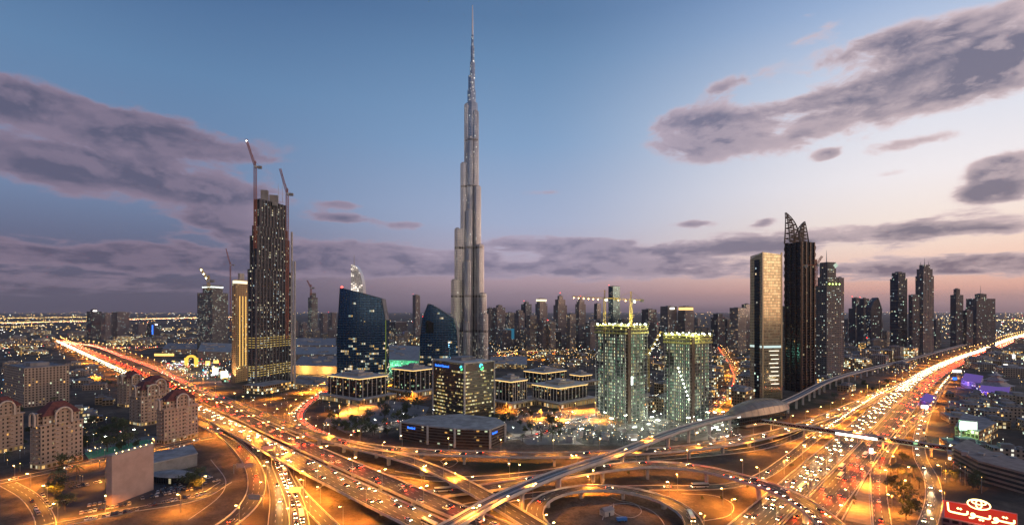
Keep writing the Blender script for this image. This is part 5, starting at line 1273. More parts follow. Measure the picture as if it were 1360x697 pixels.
# windowless peach box and its halls
fp = corner_fp(141, 148.5, 204, 671, 12); c = cen(fp); f0 = rel(fp, c)
root = empty('windowless_block', (c.x, c.y, 0), 0, 'plain windowless peach coloured block in the car park, lamps along its roof', 'building'); BLD.append((c.x, c.y, 16))
z = ZH(606, fp[0].y); m_ = MB(); m_.prism(f0, 0, z, mt=0); m_.build('wall', principled('peach_render', (.46, .30, .24), .85, noise=.12, nscale=.12), root)
k = MB(); ring(k, scl(f0, .985), z, z + .9, .25); k.build('parapet', M['roof_l'], root)
k = MB(); k.prism(scl(f0, .8), z + .1, z + .35, mt=0); k.build('roof_deck', M['roof'], root)
e = (f0[1] - f0[0])
for i in range(7):
    p = f0[0] + e * (i + .5) / 7 + Vector((0, 1)); q = MB(); q.octa((p.x, p.y, z + 1.3), .28); q.build('roof_lamp', M['lamp_o'], root)
root, r_, cc = bldg('exhibition_hall', 'long flat grey hall running back from the windowless peach block', 'hall', [(204, 632), (262, 618), (255, 606), (200, 618)], 9, [M['concrete_d'], M['roof_l']])
k = MB(); ring(k, r_, 9.02, 9.8, .4); k.build('parapet', M['roof_l'], root)
cx2 = G(232, 640).xy; root = empty('canopy_hall', (cx2.x, cx2.y, 0), -.15, 'low grey hall with a rounded canopy roof in front of the flat hall', 'hall'); BLD.append((cx2.x, cx2.y, 18))
m_ = MB(); n = 20; outl = [(16 * cos(2 * pi * i / n) * (1 if cos(2 * pi * i / n) > 0 else 1.25), 7.5 * sin(2 * pi * i / n)) for i in range(n)]
m_.prism([(x * .9, y * .85) for x, y in outl], 0, 5.5, 2, 5.5); m_.build('facade', [FC['darkglass'], M['roof']], root)
m_ = MB()
for i in range(n):
    a_, b_ = outl[i], outl[(i + 1) % n]
    m_.face([(*a_, 5.6), (*b_, 5.6), (b_[0] * .6, b_[1] * .6, 7.3), (a_[0] * .6, a_[1] * .6, 7.3)]); m_.face([(a_[0] * .6, a_[1] * .6, 7.3), (b_[0] * .6, b_[1] * .6, 7.3), (0, 0, 7.8)]); m_.face([(*b_, 5.5), (*a_, 5.5), (0, 0, 5.5)])
    m_.face([(*a_, 5.5), (*b_, 5.5), (*b_, 5.6), (*a_, 5.6)])
m_.build('canopy', M['roof_l'], root, smooth=False)
# car park, sports court
def patch(name, pts, mat, z, label=None):
    m_ = MB(); pp = [G(*p) for p in pts]; ar = sum(pp[i].x * pp[(i + 1) % len(pp)].y - pp[(i + 1) % len(pp)].x * pp[i].y for i in range(len(pp)))
    if ar < 0: pp.reverse()
    m_.face([(p.x, p.y, z) for p in pp], 0, [(p.x, p.y) for p in pp]); return tag(m_.build(name, mat), kind='structure', label=label)
lot = principled('car_park_asphalt', (.065, .06, .06), .9, noise=.3, nscale=.08)
patch('car_park', [(30, 668), (62, 640), (140, 622), (200, 624), (268, 622), (292, 640), (270, 655), (190, 672), (100, 686), (60, 690)], lot, .012)
patch('car_park', [(1222, 560), (1262, 560), (1262, 640), (1240, 640)], lot, .010)
patch('sports_court', [(112, 601), (168, 589), (196, 583), (204, 587), (160, 599), (118, 609)], principled('green_court', (.10, .34, .16), .8, noise=.15, nscale=.2), .016)
patch('pavement', [(112, 596), (118, 612), (205, 590), (230, 583), (200, 578), (160, 586)], M['pave'], .010)
patch('pavement', [(430, 560), (440, 545), (500, 528), (570, 540), (560, 560), (500, 572), (460, 575)], M['pave'], .010)
patch('pavement', [(655, 560), (700, 548), (800, 540), (960, 545), (960, 582), (860, 590), (700, 590)], M['pave'], .011)
patch('construction_ground', [(740, 572), (800, 560), (960, 556), (985, 565), (900, 590), (780, 592)], principled('churned_site_ground', (.11, .10, .085), .95, noise=.45, nscale=.15), .016)
for (px, py, en, col, hh) in ((140, 598, 30000, (.6, 1, .65), 12), (178, 588, 42000, (.8, 1, .5), 12)):
    root = empty('floodlight_mast', G(px, py), 0, 'tall floodlight mast at the %s end of the green sports court' % ('near' if px == 140 else 'far'), 'floodlight')
    q = MB(); q.tube([(0, 0, 0), (0, 0, hh)], .15, 5); q.build('pole', M['metal'], root); q = MB(); q.box((0, 0, hh), 1.6, .5, .5); q.build('lamp_head', M['flood'], root)
    ld = bpy.data.lights.new('court_light', 'SPOT'); ld.energy = en; ld.color = col; ld.spot_size = radians(150); lo = bpy.data.objects.new('court_light', ld); COL.objects.link(lo); lo.parent = root; lo.location = (0, 0, hh - .5)
# parked cars in rows
KI = kids_index(); first_p = set(); pn = 0
def park_row(p0, p1, n_, ang_off=pi / 2, skip=.2):
    global pn
    a_ = G(*p0); b_ = G(*p1); th = atan2(b_.y - a_.y, b_.x - a_.x)
    for i in range(n_):
        if R.random() < skip: continue
        p = a_.lerp(b_, (i + .5) / n_)
        pr = R.choice(park_p)
        if pr not in first_p: first_p.add(pr); pr.location = (p.x, p.y, .03); pr.rotation_euler = (0, 0, th + ang_off)
        else: dup(pr, (p.x, p.y, .03), th + ang_off + R.choice((0, pi)) + R.uniform(-.04, .04), KI)
        pn += 1
park_row((105, 682), (180, 668), 13); park_row((115, 672), (150, 666), 5); park_row((180, 664), (262, 648), 14); park_row((190, 656), (282, 640), 14, skip=.35)
park_row((55, 655), (70, 680), 8, 0); park_row((40, 662), (52, 684), 7, 0, .4); park_row((215, 648), (262, 640), 7, skip=.4); park_row((1226, 570), (1246, 620), 10, 0, .3)
park_row((270, 632), (290, 640), 4)
park_row((112, 690), (190, 676), 14, skip=.3); park_row((196, 672), (280, 654), 15, skip=.3); park_row((206, 655), (268, 644), 9, skip=.3); park_row((75, 650), (88, 672), 7, 0, .3); park_row((96, 648), (135, 640), 7, skip=.3)

# ------------------------------------------------------------------ metro station, footbridge
Sa, Sb = G(966, 549, 16), G(1043, 538, 16)
ax = (Sb - Sa); sl = ax.length; ang = atan2(ax.y, ax.x); sc_ = (Sa + Sb) / 2
root = empty('metro_station', (sc_.x, sc_.y, 0), ang, 'shell shaped golden brown metro station roof on the viaduct where the footbridge starts', 'station'); BLD.append((sc_.x, sc_.y, 30))
m_ = MB(); NU, NV = 24, 12
def shell(u, v):   # u along -1..1 , v -1..1 across
    wd = 15 * (1 - abs(u) ** 2.6) ** .6 * (1 + .12 * u); return (u * sl * .52, v * wd, 14.0 + 12.5 * (1 - v * v) ** .55 * (1 - abs(u) ** 2.2) ** .7 + 1.5 * u)
for i in range(NU):
    for j in range(NV):
        u0, u1 = -1 + 2 * i / NU, -1 + 2 * (i + 1) / NU; v0, v1 = -1 + 2 * j / NV, -1 + 2 * (j + 1) / NV
        m_.face([shell(u0, v0), shell(u1, v0), shell(u1, v1), shell(u0, v1)], 0, [(i, j), (i + 1, j), (i + 1, j + 1), (i, j + 1)])
shm = principled('golden_shell_panels', (.36, .27, .19), .38, metal=.75, noise=.15, nscale=.15)
m_.build('roof', shm, root, smooth=True)
k = MB()
for i in range(0, NU + 1, 2): 
    pts = [shell(-1 + 2 * i / NU * .999 + .0005, -1 + 2 * j / NV) for j in range(NV + 1)]; pts = [(x, y, z_ + .12) for x, y, z_ in pts]
    if 0 < i < NU: k.tube(pts, .16, 4)
for j in (2, 4, 6, 8, 10): k.tube([(x, y, z_ + .12) for x, y, z_ in [shell(-.96 + 1.92 * i / NU, -1 + 2 * j / NV) for i in range(NU + 1)]], .14, 4)
k.build('roof_seam', M['concrete_d'], root)
k = MB(); k.box((0, 0, 4), sl * .8, 15, 10.2, 0); k.build('concourse', [FC['darkglass']], root)
k = MB(); k.box((0, 0, 0), sl * .5, 8, 4, 0); k.build('base', M['concrete'], root)
k = MB(); k.bar((-sl * .45, -8.3, 13.2), (sl * .25, -8.3, 13.2), .5, .9); k.build('platform_light', GL['white'], root)
for (pa, pb, z0, nm, led) in (((1012, 559), (1258, 595), 8.2, 'long enclosed footbridge with a glowing white panel crossing the wide highway', True),):
    a_ = G(pa[0], pa[1], 9); b_ = G(pb[0], pb[1], 9); dd = b_ - a_; L_ = dd.length; an = atan2(dd.y, dd.x)
    root = empty('footbridge', (a_.x, a_.y, 0), an, nm, 'footbridge')
    k = MB(); k.box((L_ / 2, 0, 7.2), L_, 4.6, .7); k.build('deck', M['concrete_d'], root)
    k = MB(); k.box((L_ / 2, 0, 10.6), L_, 4.8, .35); k.build('roof', M['roof_l'], root)
    k = MB(); k.box((L_ / 2, 0, 7.95), L_ - 1, 4.1, 2.6); k.build('glazing', [facade('bridge_glass', (.05, .05, .05), (.05, .06, .05), lit=.15, cols=COOL, es=.5, mu=.05, vlo=.05, vhi=.95, fl=2.6) if False else FC['darkglass']], root)
    tr = MB()
    for i in range(int(L_ / 4)):
        x0 = 2 + i * 4
        for y in (-2.25, 2.25): tr.bar((x0, y, 7.9), (x0 + 2, y, 10.6), .18); tr.bar((x0 + 2, y, 10.6), (x0 + 4, y, 7.9), .18)
    tr.build('truss', M['metal'], root)
    k = MB()
    k.box((L_ * .5, -2.5, 7.55), L_ - 3, .15, .28)
    k.build('light_strip', glow_mat('bridge_lights', (.85, 1, .6), .5), root)
    xa = L_ * .455; xb = L_ * .675; k = MB(); k.box(((xa + xb) / 2, -2.72, 7.4), xb - xa, .25, 2.1); k.build('advertising_screen', GL['white'], root)
    for fx in (.06, .27, .47, .70, .93):
        k = MB(); k.tube([(L_ * fx, 0, 0), (L_ * fx, 0, 7.2)], .8, 8); k.build('pier', M['concrete'], root)
    root2 = empty('stair_tower', (b_.x, b_.y, 0), an, 'tall orange brown stair tower where the footbridge lands among the shops', 'stair tower')
    k = MB(); k.box((3.2, 0, 0), 5.5, 6, 13.5); k.build('shaft', [FC['lowlit'], M['roof']], root2)
    k = MB(); k.box((3.2, 0, 13.52), 6.3, 6.8, .5); k.build('roof_slab', M['roof_l'], root2)
# ------------------------------------------------------------------ gantry signs over the ramps
signm = principled('sign_back_panel', (.42, .33, .28), .6, noise=.1, nscale=1)
def gantry(label, px, py, wpx, rz, z=0, panels=2, hh=7):
    p = G(px, py, z); s_ = p.y / F; w_ = wpx * s_
    root = empty('gantry_sign', (p.x, p.y, z), rz, label, 'road sign')
    for sx in (-1, 1) if panels > 1 else (1,):
        q = MB(); q.tube([(sx * w_ * .62, 0, 0), (sx * w_ * .62, 0, hh)], .3, 6); q.build('post', M['metal'], root)
    q = MB(); q.bar((-w_ * .6, 0, hh - .4), (w_ * .62, 0, hh - .4), .35, .5); q.build('beam', M['metal'], root)
    for i in range(panels):
        q = MB(); q.box((-w_ * .5 + w_ * (i + .5) / panels, -.4, hh - 2.8), w_ / panels * .92, .2, 3.4); q.build('panel', signm, root)
gantry('two panel gantry sign over the ramps below the highway, back towards the viewer', 325, 628, 22, .15, 0, 2)
gantry('tilted single panel sign over the road where headlights stream under the highway', 392, 662, 16, .3, 0, 1)
gantry('double panel gantry sign on the near ramp bend', 338, 672, 18, -.1, 0, 1)
gantry('single panel sign above the tail light carriageway', 356, 604, 14, .5, 7, 1)
gantry('pale sign post on the traffic island between the ramps', 1045, 655, 9, .6, 0, 1)
# hut inside the loop and a few site items
p = G(806, 683); root = empty('site_hut', (p.x, p.y, 0), .5, 'small white hut with a pitched roof inside the loop ramp', 'hut')
q = MB(); q.box((0, 0, 0), 7, 5, 3.2); q.build('wall', M['concrete'], root)
q = MB(); q.prism([(-3.8, -2.8), (3.8, -2.8), (3.8, 2.8), (-3.8, 2.8)], 3.2, 4.8, top=[(-3.6, -.1), (3.6, -.1), (3.6, .1), (-3.6, .1)], mt=0, bottom=True); q.build('roof', M['roof_l'], root)
q = MB(); q.box((0, -2.53, 0), 1.0, .08, 2.1); q.build('door', M['dark'], root)
p = G(826, 692); root = empty('truck', (p.x, p.y, 0), .2, 'small blue truck parked beside the hut inside the loop ramp', 'truck')
bl = principled('blue_truck_paint', (.05, .2, .55), .4)
q = MB(); q.box((1.9, 0, .5), 1.8, 2.0, 1.9); q.build('cab', bl, root); q = MB(); q.box((-1, 0, .9), 4, 2.1, 1.6); q.build('cargo_box', bl, root); q = MB(); q.box((0, 0, .45), 5.6, 1.2, .3); q.build('chassis', M['dark'], root)
for x in (-2, 1.9):
    for y in (-.95, .95): q = MB(); q.tube([(x, y - .12, .45), (x, y + .12, .45)], .45, 8); q.build('wheel', tyre, root)
# sand track loops on the plots
def track(px_pts, w_=.5, mat='concrete', z=.03, closed=False):
    pl = spline([G(*p) for p in px_pts], 3); k = MB(); wallstrip(k, pl, 0, w_, 0, .12); tag(k.build('kerb', M[mat]), kind='structure')
track([(800, 690), (808, 672), (832, 668), (862, 676), (880, 692), (884, 706)]); track([(815, 668), (818, 682), (838, 687), (852, 679), (842, 668), (822, 664), (812, 660)])
track([(905, 655), (950, 658), (972, 668), (968, 684), (930, 692)]); track([(1118, 690), (1135, 660), (1154, 628), (1157, 660), (1160, 700)], .8); track([(585, 612), (596, 620), (608, 612), (596, 606), (585, 612)])
track([(420, 650), (440, 640), (470, 650), (490, 668)]); track([(280, 610), (300, 640), (290, 660), (250, 690)])
patch('verge', [(1122, 690), (1136, 660), (1153, 632), (1156, 660), (1159, 698)], principled('orange_sand', (.40, .29, .19), .95, noise=.2, nscale=.3), .5 - .49)

# ------------------------------------------------------------------ shops and signs, lower right
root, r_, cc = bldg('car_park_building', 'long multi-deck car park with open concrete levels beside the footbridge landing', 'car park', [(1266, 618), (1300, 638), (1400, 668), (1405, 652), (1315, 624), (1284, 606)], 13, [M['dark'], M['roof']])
BLD[-1] = (cc.x, cc.y, 14)
for i_ in range(7):
    q = MB(); b0 = r_[0].lerp(r_[1], .1 + i_ * .12) if False else cen(r_) + Vector((-24 + i_ * 8.5, 12 - i_ * 3.6)); q.box((b0.x, b0.y, 13.05), R.uniform(3, 6), R.uniform(2, 4), R.uniform(1.2, 3), R.random()); q.build('roof_plant', M['roof_l'], root)
for i in range(5):
    q = MB(); ring(q, r_, .2 + i * 3.2, 1.6 + i * 3.2, .6); q.build('deck_edge', M['parkc'] if 'parkc' in M else M.setdefault('parkc', principled('peach_concrete', (.30, .22, .18), .9, noise=.2, nscale=.2)), root)
root, r_, cc = bldg('annex_building', 'flat roofed block with greenish roof light behind the blank white screen', 'building', [(1268, 586), (1300, 594), (1325, 580), (1280, 565)], 14, [FC['lowlit'], M['roof']])
p = G(1286, 590); root = empty('billboard', (p.x, p.y, 0), -.35, 'blank glowing white billboard screen over the green lit annex', 'billboard')
q = MB(); q.box((0, 0, 12), 13.5, 1.2, 9.5); q.build('frame', M['metal'], root); q = MB(); q.box((0, -.72, 13), 12, .2, 7.6); q.build('screen', GL['screen'], root)
for x in (-5, 5): q = MB(); q.box((x, .8, 0), .7, .7, 12); q.build('post', M['metal'], root)
ld = bpy.data.lights.new('billboard_light', 'POINT'); ld.energy = 14000; ld.color = (.4, 1, .5); lo = bpy.data.objects.new('billboard_light', ld); COL.objects.link(lo); lo.parent = root; lo.location = (-8, -5, 16)
p = G(1322, 520); root = empty('pagoda', (p.x, p.y, 0), .4, 'pale pagoda style roof with upturned eaves among the dark shops', 'pagoda'); BLD.append((p.x, p.y, 20))
s = p.y / F; q = MB(); q.prism([(-17, -12), (17, -12), (17, 12), (-17, 12)], 0, 9, 4, 4.5); q.build('hall', [FC['lowlit'], M['roof']], root)
pg = principled('pale_grey_tiles', (.36, .33, .31), .7, noise=.2, nscale=.3)
for (w_, z0, z1, w2) in ((17, 9, 15, 9), (11.5, 17, 22, 5), (7, 23.5, 30, .6)):
    q = MB(); n = 6
    for s4 in range(4):
        ca, sa = cos(s4 * pi / 2), sin(s4 * pi / 2)
        prof = [(w_ * (1 - t_) ** 1.6 + w2 * (1 - (1 - t_) ** 1.6), z0 + (z1 - z0) * t_) for t_ in [i / n for i in range(n + 1)]]
        for i in range(n):
            (ra, za), (rb_, zb2) = prof[i], prof[i + 1]; lift = 1.4 * max(0, 1 - i / 2)
            lb = 1.4 * max(0, 1 - (i + 1) / 2)
            V = lambda x, y, zz: (x * ca - y * sa, x * sa + y * ca, zz)
            q.face([V(-ra, -ra, za + lift), V(0, -ra, za), V(0, -rb_, zb2), V(-rb_, -rb_, zb2 + lb)]); q.face([V(0, -ra, za), V(ra, -ra, za + lift), V(rb_, -rb_, zb2 + lb), V(0, -rb_, zb2)])
    q.build('roof', pg, root)
    q = MB(); q.box((0, 0, z1 - .5), w2 * 1.5, w2 * 1.5, 3); q.build('wall', M['stucco'], root)
q = MB(); q.tube([(0, 0, 29), (0, 0, 34)], .3, 5); q.build('finial', M['metal'], root)
purp = facade('purple_washed_wall', (.18, .15, .24), (.08, .06, .2), lit=.25, cols=[(.5, .4, 1), (.7, .5, 1), (.35, .3, 1), (1, .6, 1), (.8, .8, 1)], es=.8, mu=.15)
for i, (pts, zz, lab) in enumerate((([(1276, 514), (1302, 518), (1306, 508), (1282, 504)], 11, 'purple floodlit showroom nearest the highway bend'), ([(1300, 526), (1340, 532), (1342, 520), (1304, 516)], 9, 'long purple edged hall in front of the pagoda'), ([(1222, 535), (1236, 540), (1244, 532), (1230, 527)], 5, 'low purple lit kiosk beside the highway'))):
    root, r_, cc = bldg('showroom', lab, 'showroom', pts, zz, [purp, M['roof_l']]); q = MB(); ring(q, r_, zz + .02, zz + .6, .3); q.build('edge_light', glow_mat('violet_edge', (.4, .25, 1), .3), root)
    ld = bpy.data.lights.new('violet_floodlight', 'POINT'); ld.energy = 9000; ld.color = (.45, .25, 1); lo = bpy.data.objects.new('violet_floodlight', ld); COL.objects.link(lo); lo.parent = root; lo.location = (r_[0].x - 6, r_[0].y - 10, 10)
for (px, py, hw, hh, mt_, zz, lab) in ((1271, 495, 13, 4.5, 'white', 9, 'white glowing billboard standing beside the far highway lanes'), (1228, 544, 7, 3.5, 'white', 7, 'small white glowing billboard beside the purple kiosk'), (1345, 477, 9, 9, 'white', 12, 'square white sign beside the highway at the picture edge'),
                                       (1338, 487, 14, 5, 'white', 9, 'wide bluish white billboard below the square white sign'), (1157, 610 - 6, 2.6, 4.2, 'white', 5, 'small white sign standing in the median among the lanes'), (1268, 503, 6, 4, 'blue', 6, 'small blue sign below the far white billboard')):
    p = G(px, py + 6); s_ = p.y / F
    root = empty('billboard', (p.x, p.y, 0), -.2, lab, 'billboard'); q = MB(); q.box((0, 0, zz), hw, .6, hh); q.build('panel', GL[mt_], root); q = MB(); q.box((0, .5, 0), .8, .6, zz); q.build('post', M['metal'], root)
# rooftop neon sign
zt = 25.0; TL, TR = G(1254, 664, zt), G(1351, 682, zt); ux = (TR - TL); ux.z = 0; UL = ux.length; ux.normalize(); nrm = Vector((ux.y, -ux.x, 0)); HH = 8.3
base = TL - Vector((0, 0, HH)); ang = atan2(ux.y, ux.x)
root, r_, cc = bldg('car_showroom', 'dark showroom block carrying the red neon sign with yellow arabic lettering', 'showroom', [tuple((base + ux * -1 + nrm * 1.0).xy), tuple((base + ux * (UL + 1) + nrm * 1.0).xy), tuple((base + ux * (UL + 1) - nrm * 17).xy), tuple((base + ux * -1 - nrm * 17).xy)], zt - HH - .3, [FC['baydark'], M['roof']], px=False)
roofm = principled('violet_grey_roof_unit', (.36, .33, .42), .6)
for i in range(4):
    q = MB(); c_ = base + ux * (8.5 + i * 3.4) - nrm * 9; q.box((c_.x - cc.x, c_.y - cc.y, zt - HH - .28), 1.6, 8, 1.2, ang); q.build('skylight', roofm, root)
for i, fx in enumerate((-.5, UL - 5)):
    q = MB(); c_ = base + ux * (fx + 2.5) - nrm * 14; q.box((c_.x - cc.x, c_.y - cc.y, zt - HH + 3), 5.5, .4, 1.4, ang); q.build('red_strip_light', glow_mat('red_strip', (1, .06, .03), 2.0), root)
root = empty('neon_sign', tuple(base), ang, 'red rooftop neon sign with yellow arabic lettering and an oval emblem', 'neon sign')
q = MB(); q.box((UL / 2, .4, 0), UL, .8, HH); q.build('panel', GL['neonred'], root)
q = MB(); 
for (x0, z0, x1, z1) in ((0, 0, UL, 0), (0, HH, UL, HH), (0, 0, 0, HH), (UL, 0, UL, HH)): q.bar((x0, -.1, z0), (x1, -.1, z1), .3, .3)
q.build('frame', principled('sign_frame', (.5, .3, .28), .5), root)
kx = UL / 1095.0
def Pn(x, y):      # strokes measured on the lettering
    u = (x - 160) * kx; return (u, -.35, HH - ((y - 270) - (x - 160) * .187) * kx * 1.10)
def stroke(pts, rr=.42, mt_='neon', nm='letter'):
    q = MB(); q.tube(pts, rr, 6); q.build(nm, GL[mt_], root)
stroke([Pn(*p) for p in ((215, 300), (222, 380), (228, 440), (250, 470), (320, 487), (420, 508), (500, 520), (528, 500), (525, 455))])
for x, y in ((378, 408), (420, 418)): q = MB(); q.octa(Pn(x, y), .62); q.build('letter_dot', GL['neon'], root)
stroke([Pn(*p) for p in ((630, 530), (600, 540), (578, 515), (600, 488), (632, 505), (640, 545), (610, 575), (550, 572))])
stroke([Pn(*p) for p in ((636, 535), (700, 550), (780, 572), (840, 585), (866, 570), (862, 520))])
for x, y in ((715, 604), (757, 614)): q = MB(); q.octa(Pn(x, y), .62); q.build('letter_dot', GL['neon'], root)
stroke([Pn(*p) for p in ((975, 598), (945, 605), (922, 580), (945, 555), (975, 570), (985, 610), (955, 640), (890, 640))])
stroke([Pn(*p) for p in ((982, 600), (1050, 618), (1130, 636), (1190, 648), (1216, 632), (1212, 585))])
for x, y in ((1060, 540), (1102, 550)): q = MB(); q.octa(Pn(x, y), .62); q.build('letter_dot', GL['neon'], root)
em = empty('emblem_sign', tuple(base + ux * 12.8 + Vector((0, 0, HH + 1.2))), ang, 'oval red and yellow neon emblem standing on top of the rooftop neon sign', 'neon sign')
def oval(cx_, cz, rx, rz_, rr, mt_): 
    q = MB(); q.tube([(cx_ + rx * cos(t_), -.3, cz + rz_ * sin(t_)) for t_ in [2 * pi * i / 24 for i in range(25)]], rr, 5); q.build('ring', GL[mt_], em)
q = MB(); q.prism([(4.1 * cos(t_), 0) for t_ in (0,)] + [], 0, 0) if False else None
q = MB(); pts = [(4.2 * cos(2 * pi * i / 24), .1, 2.4 * sin(2 * pi * i / 24)) for i in range(24)]; q.face(pts, 0); q.face([(x, .5, z_) for x, y, z_ in reversed(pts)], 0)
for i in range(24): a_, b_ = pts[i], pts[(i + 1) % 24]; q.face([a_, (a_[0], .5, a_[2]), (b_[0], .5, b_[2]), b_], 0)
q.build('panel', glow_mat('dim_red_panel', (.7, .05, .04), .45), em)
oval(0, 0, 4.1, 2.3, .3, 'neon'); oval(0, .1, 1.05, 2.0, .28, 'neon'); oval(0, .95, 2.6, .95, .28, 'neon')
ld = bpy.data.lights.new('neon_glow', 'POINT'); ld.energy = 5000; ld.color = (1, .12, .08); lo = bpy.data.objects.new('neon_glow', ld); COL.objects.link(lo); lo.parent = root; lo.location = (UL / 2, -7, 5)
lo = bpy.data.objects.new('neon_glow', ld); COL.objects.link(lo); lo.parent = root; lo.location = (UL * .3, 9, 12)

# ------------------------------------------------------------------ mall quarter behind the left highway
for i, (pts, zz, mt_, lab) in enumerate((
        ([(388, 496), (452, 498), (470, 482), (402, 480)], 16, 'wallbeige', 'broad low mall block with a sand coloured floodlit wall beside the blue sail tower'),
        ([(388, 482), (448, 482), (452, 468), (392, 468)], 20, 'roof', 'wide grey mall roof behind the floodlit sand coloured wall'),
        ([(386, 470), (446, 470), (446, 458), (390, 458)], 24, 'roof', 'furthest wide grey mall roof below the pale towers'),
        ([(262, 478), (306, 480), (310, 466), (268, 464)], 22, 'roof', 'broad grey roofed hall left of the golden hotel'),
        ([(215, 470), (262, 470), (262, 461), (222, 461)], 14, 'roof', 'low grey hall beyond the bright funfair lights'),
        ([(510, 492), (556, 494), (558, 470), (512, 468)], 22, 'greenwall', 'green lit scaffolded hall between the two blue sail towers'),
        ([(390, 516), (440, 520), (440, 508), (396, 504)], 8, 'arc', 'low curved shopping arcade along the red lit boulevard'),
        ([(650, 488), (700, 490), (700, 478), (652, 478)], 9, 'arc', 'low amber lit terrace building at the foot of the stepped skyscraper'))):
    if mt_ == 'greenwall': mm = facade('green_lit_scaffold', (.06, .12, .09), (.08, .2, .13), lit=.5, cols=[(.2, 1, .6), (.3, .9, .6), (.6, 1, .7), (.15, .8, .5), (.9, 1, .8)], es=.8, mu=.18)
    elif mt_ == 'wallbeige': mm = principled('floodlit_sand_wall', (.45, .32, .18), .9)
    elif mt_ == 'arc': mm = FC['arcade']
    else: mm = FC['low']
    root, r_, cc = bldg('mall_building', lab, 'mall', pts, zz, [mm, M['roof_l'] if i % 2 else M['roof']])
    rr = random.Random(i)
    for j in range(5):
        b0, b1, b2 = r_[0], r_[1] - r_[0], r_[3] - r_[0]; p = b0 + b1 * rr.uniform(.15, .85) + b2 * rr.uniform(.2, .8); q = MB(); q.box((p.x, p.y, zz + .02), rr.uniform(8, 20), rr.uniform(6, 14), rr.uniform(2, 4), rr.random()); q.build('roof_plant', M['roof_l'], root)
    if mt_ in ('wallbeige', 'greenwall'):
        for fx in (.25, .7):
            p = r_[0] + (r_[1] - r_[0]) * fx; ld = bpy.data.lights.new('wall_floodlight', 'POINT'); ld.energy = 45000; ld.color = (1, .6, .2) if mt_ == 'wallbeige' else (.3, 1, .6); lo = bpy.data.objects.new('wall_floodlight', ld); COL.objects.link(lo); lo.parent = root; lo.location = (p.x, p.y - 14, 10)
p = G(404, 462); root = empty('dome', (p.x, p.y, 0), 0, 'pale rounded dome roof behind the mall beside the unfinished tower', 'dome'); q = MB(); n = 8
for i in range(20):
    for j in range(n):
        f_ = lambda a_, b_: (46 * cos(a_) * cos(b_), 40 * sin(a_) * cos(b_), 6 + 26 * sin(b_)); a0, a1 = 2 * pi * i / 20, 2 * pi * (i + 1) / 20; b0, b1 = pi / 2 * j / n, pi / 2 * (j + 1) / n
        q.face([f_(a0, b0), f_(a1, b0), f_(a1, b1), f_(a0, b1)])
q.build('shell', M['roof_l'], root, smooth=True); q = MB(); q.prism(arc_fp(0, 0, 44, 20), 0, 6.5, 3, 6); q.build('drum', [FC['lowlit'], M['roof']], root)
# funfair shops
rr = random.Random(5)
for i in range(34):
    t_ = rr.random(); px = 214 + 92 * t_ + rr.uniform(-4, 4); py = 479 + 22 * t_ + rr.uniform(-7, 8) ; p = G(px, py)
    if not free(p.x, p.y, 7): continue
    col_ = rr.choice(['pale', 'red', 'gold', 'green', 'gold', 'neonred', 'white', 'purple', 'cyan'])
    root = empty('market_kiosk', (p.x, p.y, 0), rr.uniform(-.8, .8), 'small kiosk with a bright coloured sign in the crowded funfair market', 'kiosk', 'funfair market kiosks'); BLD.append((p.x, p.y, 6))
    w_ = rr.uniform(7, 12); hh = rr.uniform(4, 8); q = MB(); q.box((0, 0, 0), w_, w_ * .8, hh, mi=0, mt=1); q.build('wall', [FC['shops'], M['roof_l']], root)
    q = MB(); q.box((0, -w_ * .4 - .3, hh), w_ * rr.uniform(.3, .8), .5, rr.uniform(1.2, 2.8)); q.build('sign', GL[col_], root)
gcol = [(.95, .9, .8), (1, .5, .6), (1, .7, .3), (.6, .9, .7), (.7, .7, 1)]
for i in range(7):
    p = G(218 + i * 13, 486 + i * 3.2); ld = bpy.data.lights.new('market_light', 'POINT'); ld.energy = 22000; ld.color = gcol[i % 5]; lo = bpy.data.objects.new('market_light', ld); COL.objects.link(lo); lo.location = (p.x, p.y, 18)
Y = G(254, 487).y; x = XW(254, Y); s_ = Y / F; root = empty('arch_gate', (x, Y, 0), 0, 'golden glowing arched gate standing over the funfair market', 'gate')
q = MB(); q.box((-6.5 * s_, 0, 0), 4 * s_, 4, 12 * s_); q.box((6.5 * s_, 0, 0), 4 * s_, 4, 12 * s_)
q.tube([(6.2 * s_ * cos(t_), 0, 9.5 * s_ + 5 * s_ * sin(t_)) for t_ in [pi * i / 10 for i in range(11)]], 1.6 * s_, 6); q.build('arch', glow_mat('golden_gate', (1, .58, .08), 1.3), root)
for (px, py, w_, h_, c_) in ((286, 499, 7, 8, 'pale'), (298, 505, 9, 10, 'pale'), (276, 487, 6, 6, 'gold'), (287, 484, 7, 4, 'gold'), (218, 474, 26, 3, 'gold'), (443, 511, 8, 7, 'gold'), (437, 506, 5, 4, 'gold')):
    p = G(px, py); s_ = p.y / F; root = empty('light_panel_sign', (p.x, p.y, 0), 0, {'286': 'white screen sign at the funfair edge', '298': 'greenish white screen sign nearest the golden hotel', '276': 'small golden sign beside the golden arch', '287': 'golden hoarding above the white screen sign', '218': 'long golden hoarding beyond the funfair', '443': 'glowing golden entrance sign beside the arcaded block', '437': 'smaller golden sign behind the entrance sign'}[str(px)], 'sign')
    q = MB(); q.box((0, 0, 3), w_ * s_, .8, h_ * s_); q.build('panel', GL[c_], root); q = MB(); q.box((0, .8, 0), 1, .6, 3); q.build('post', M['metal'], root)
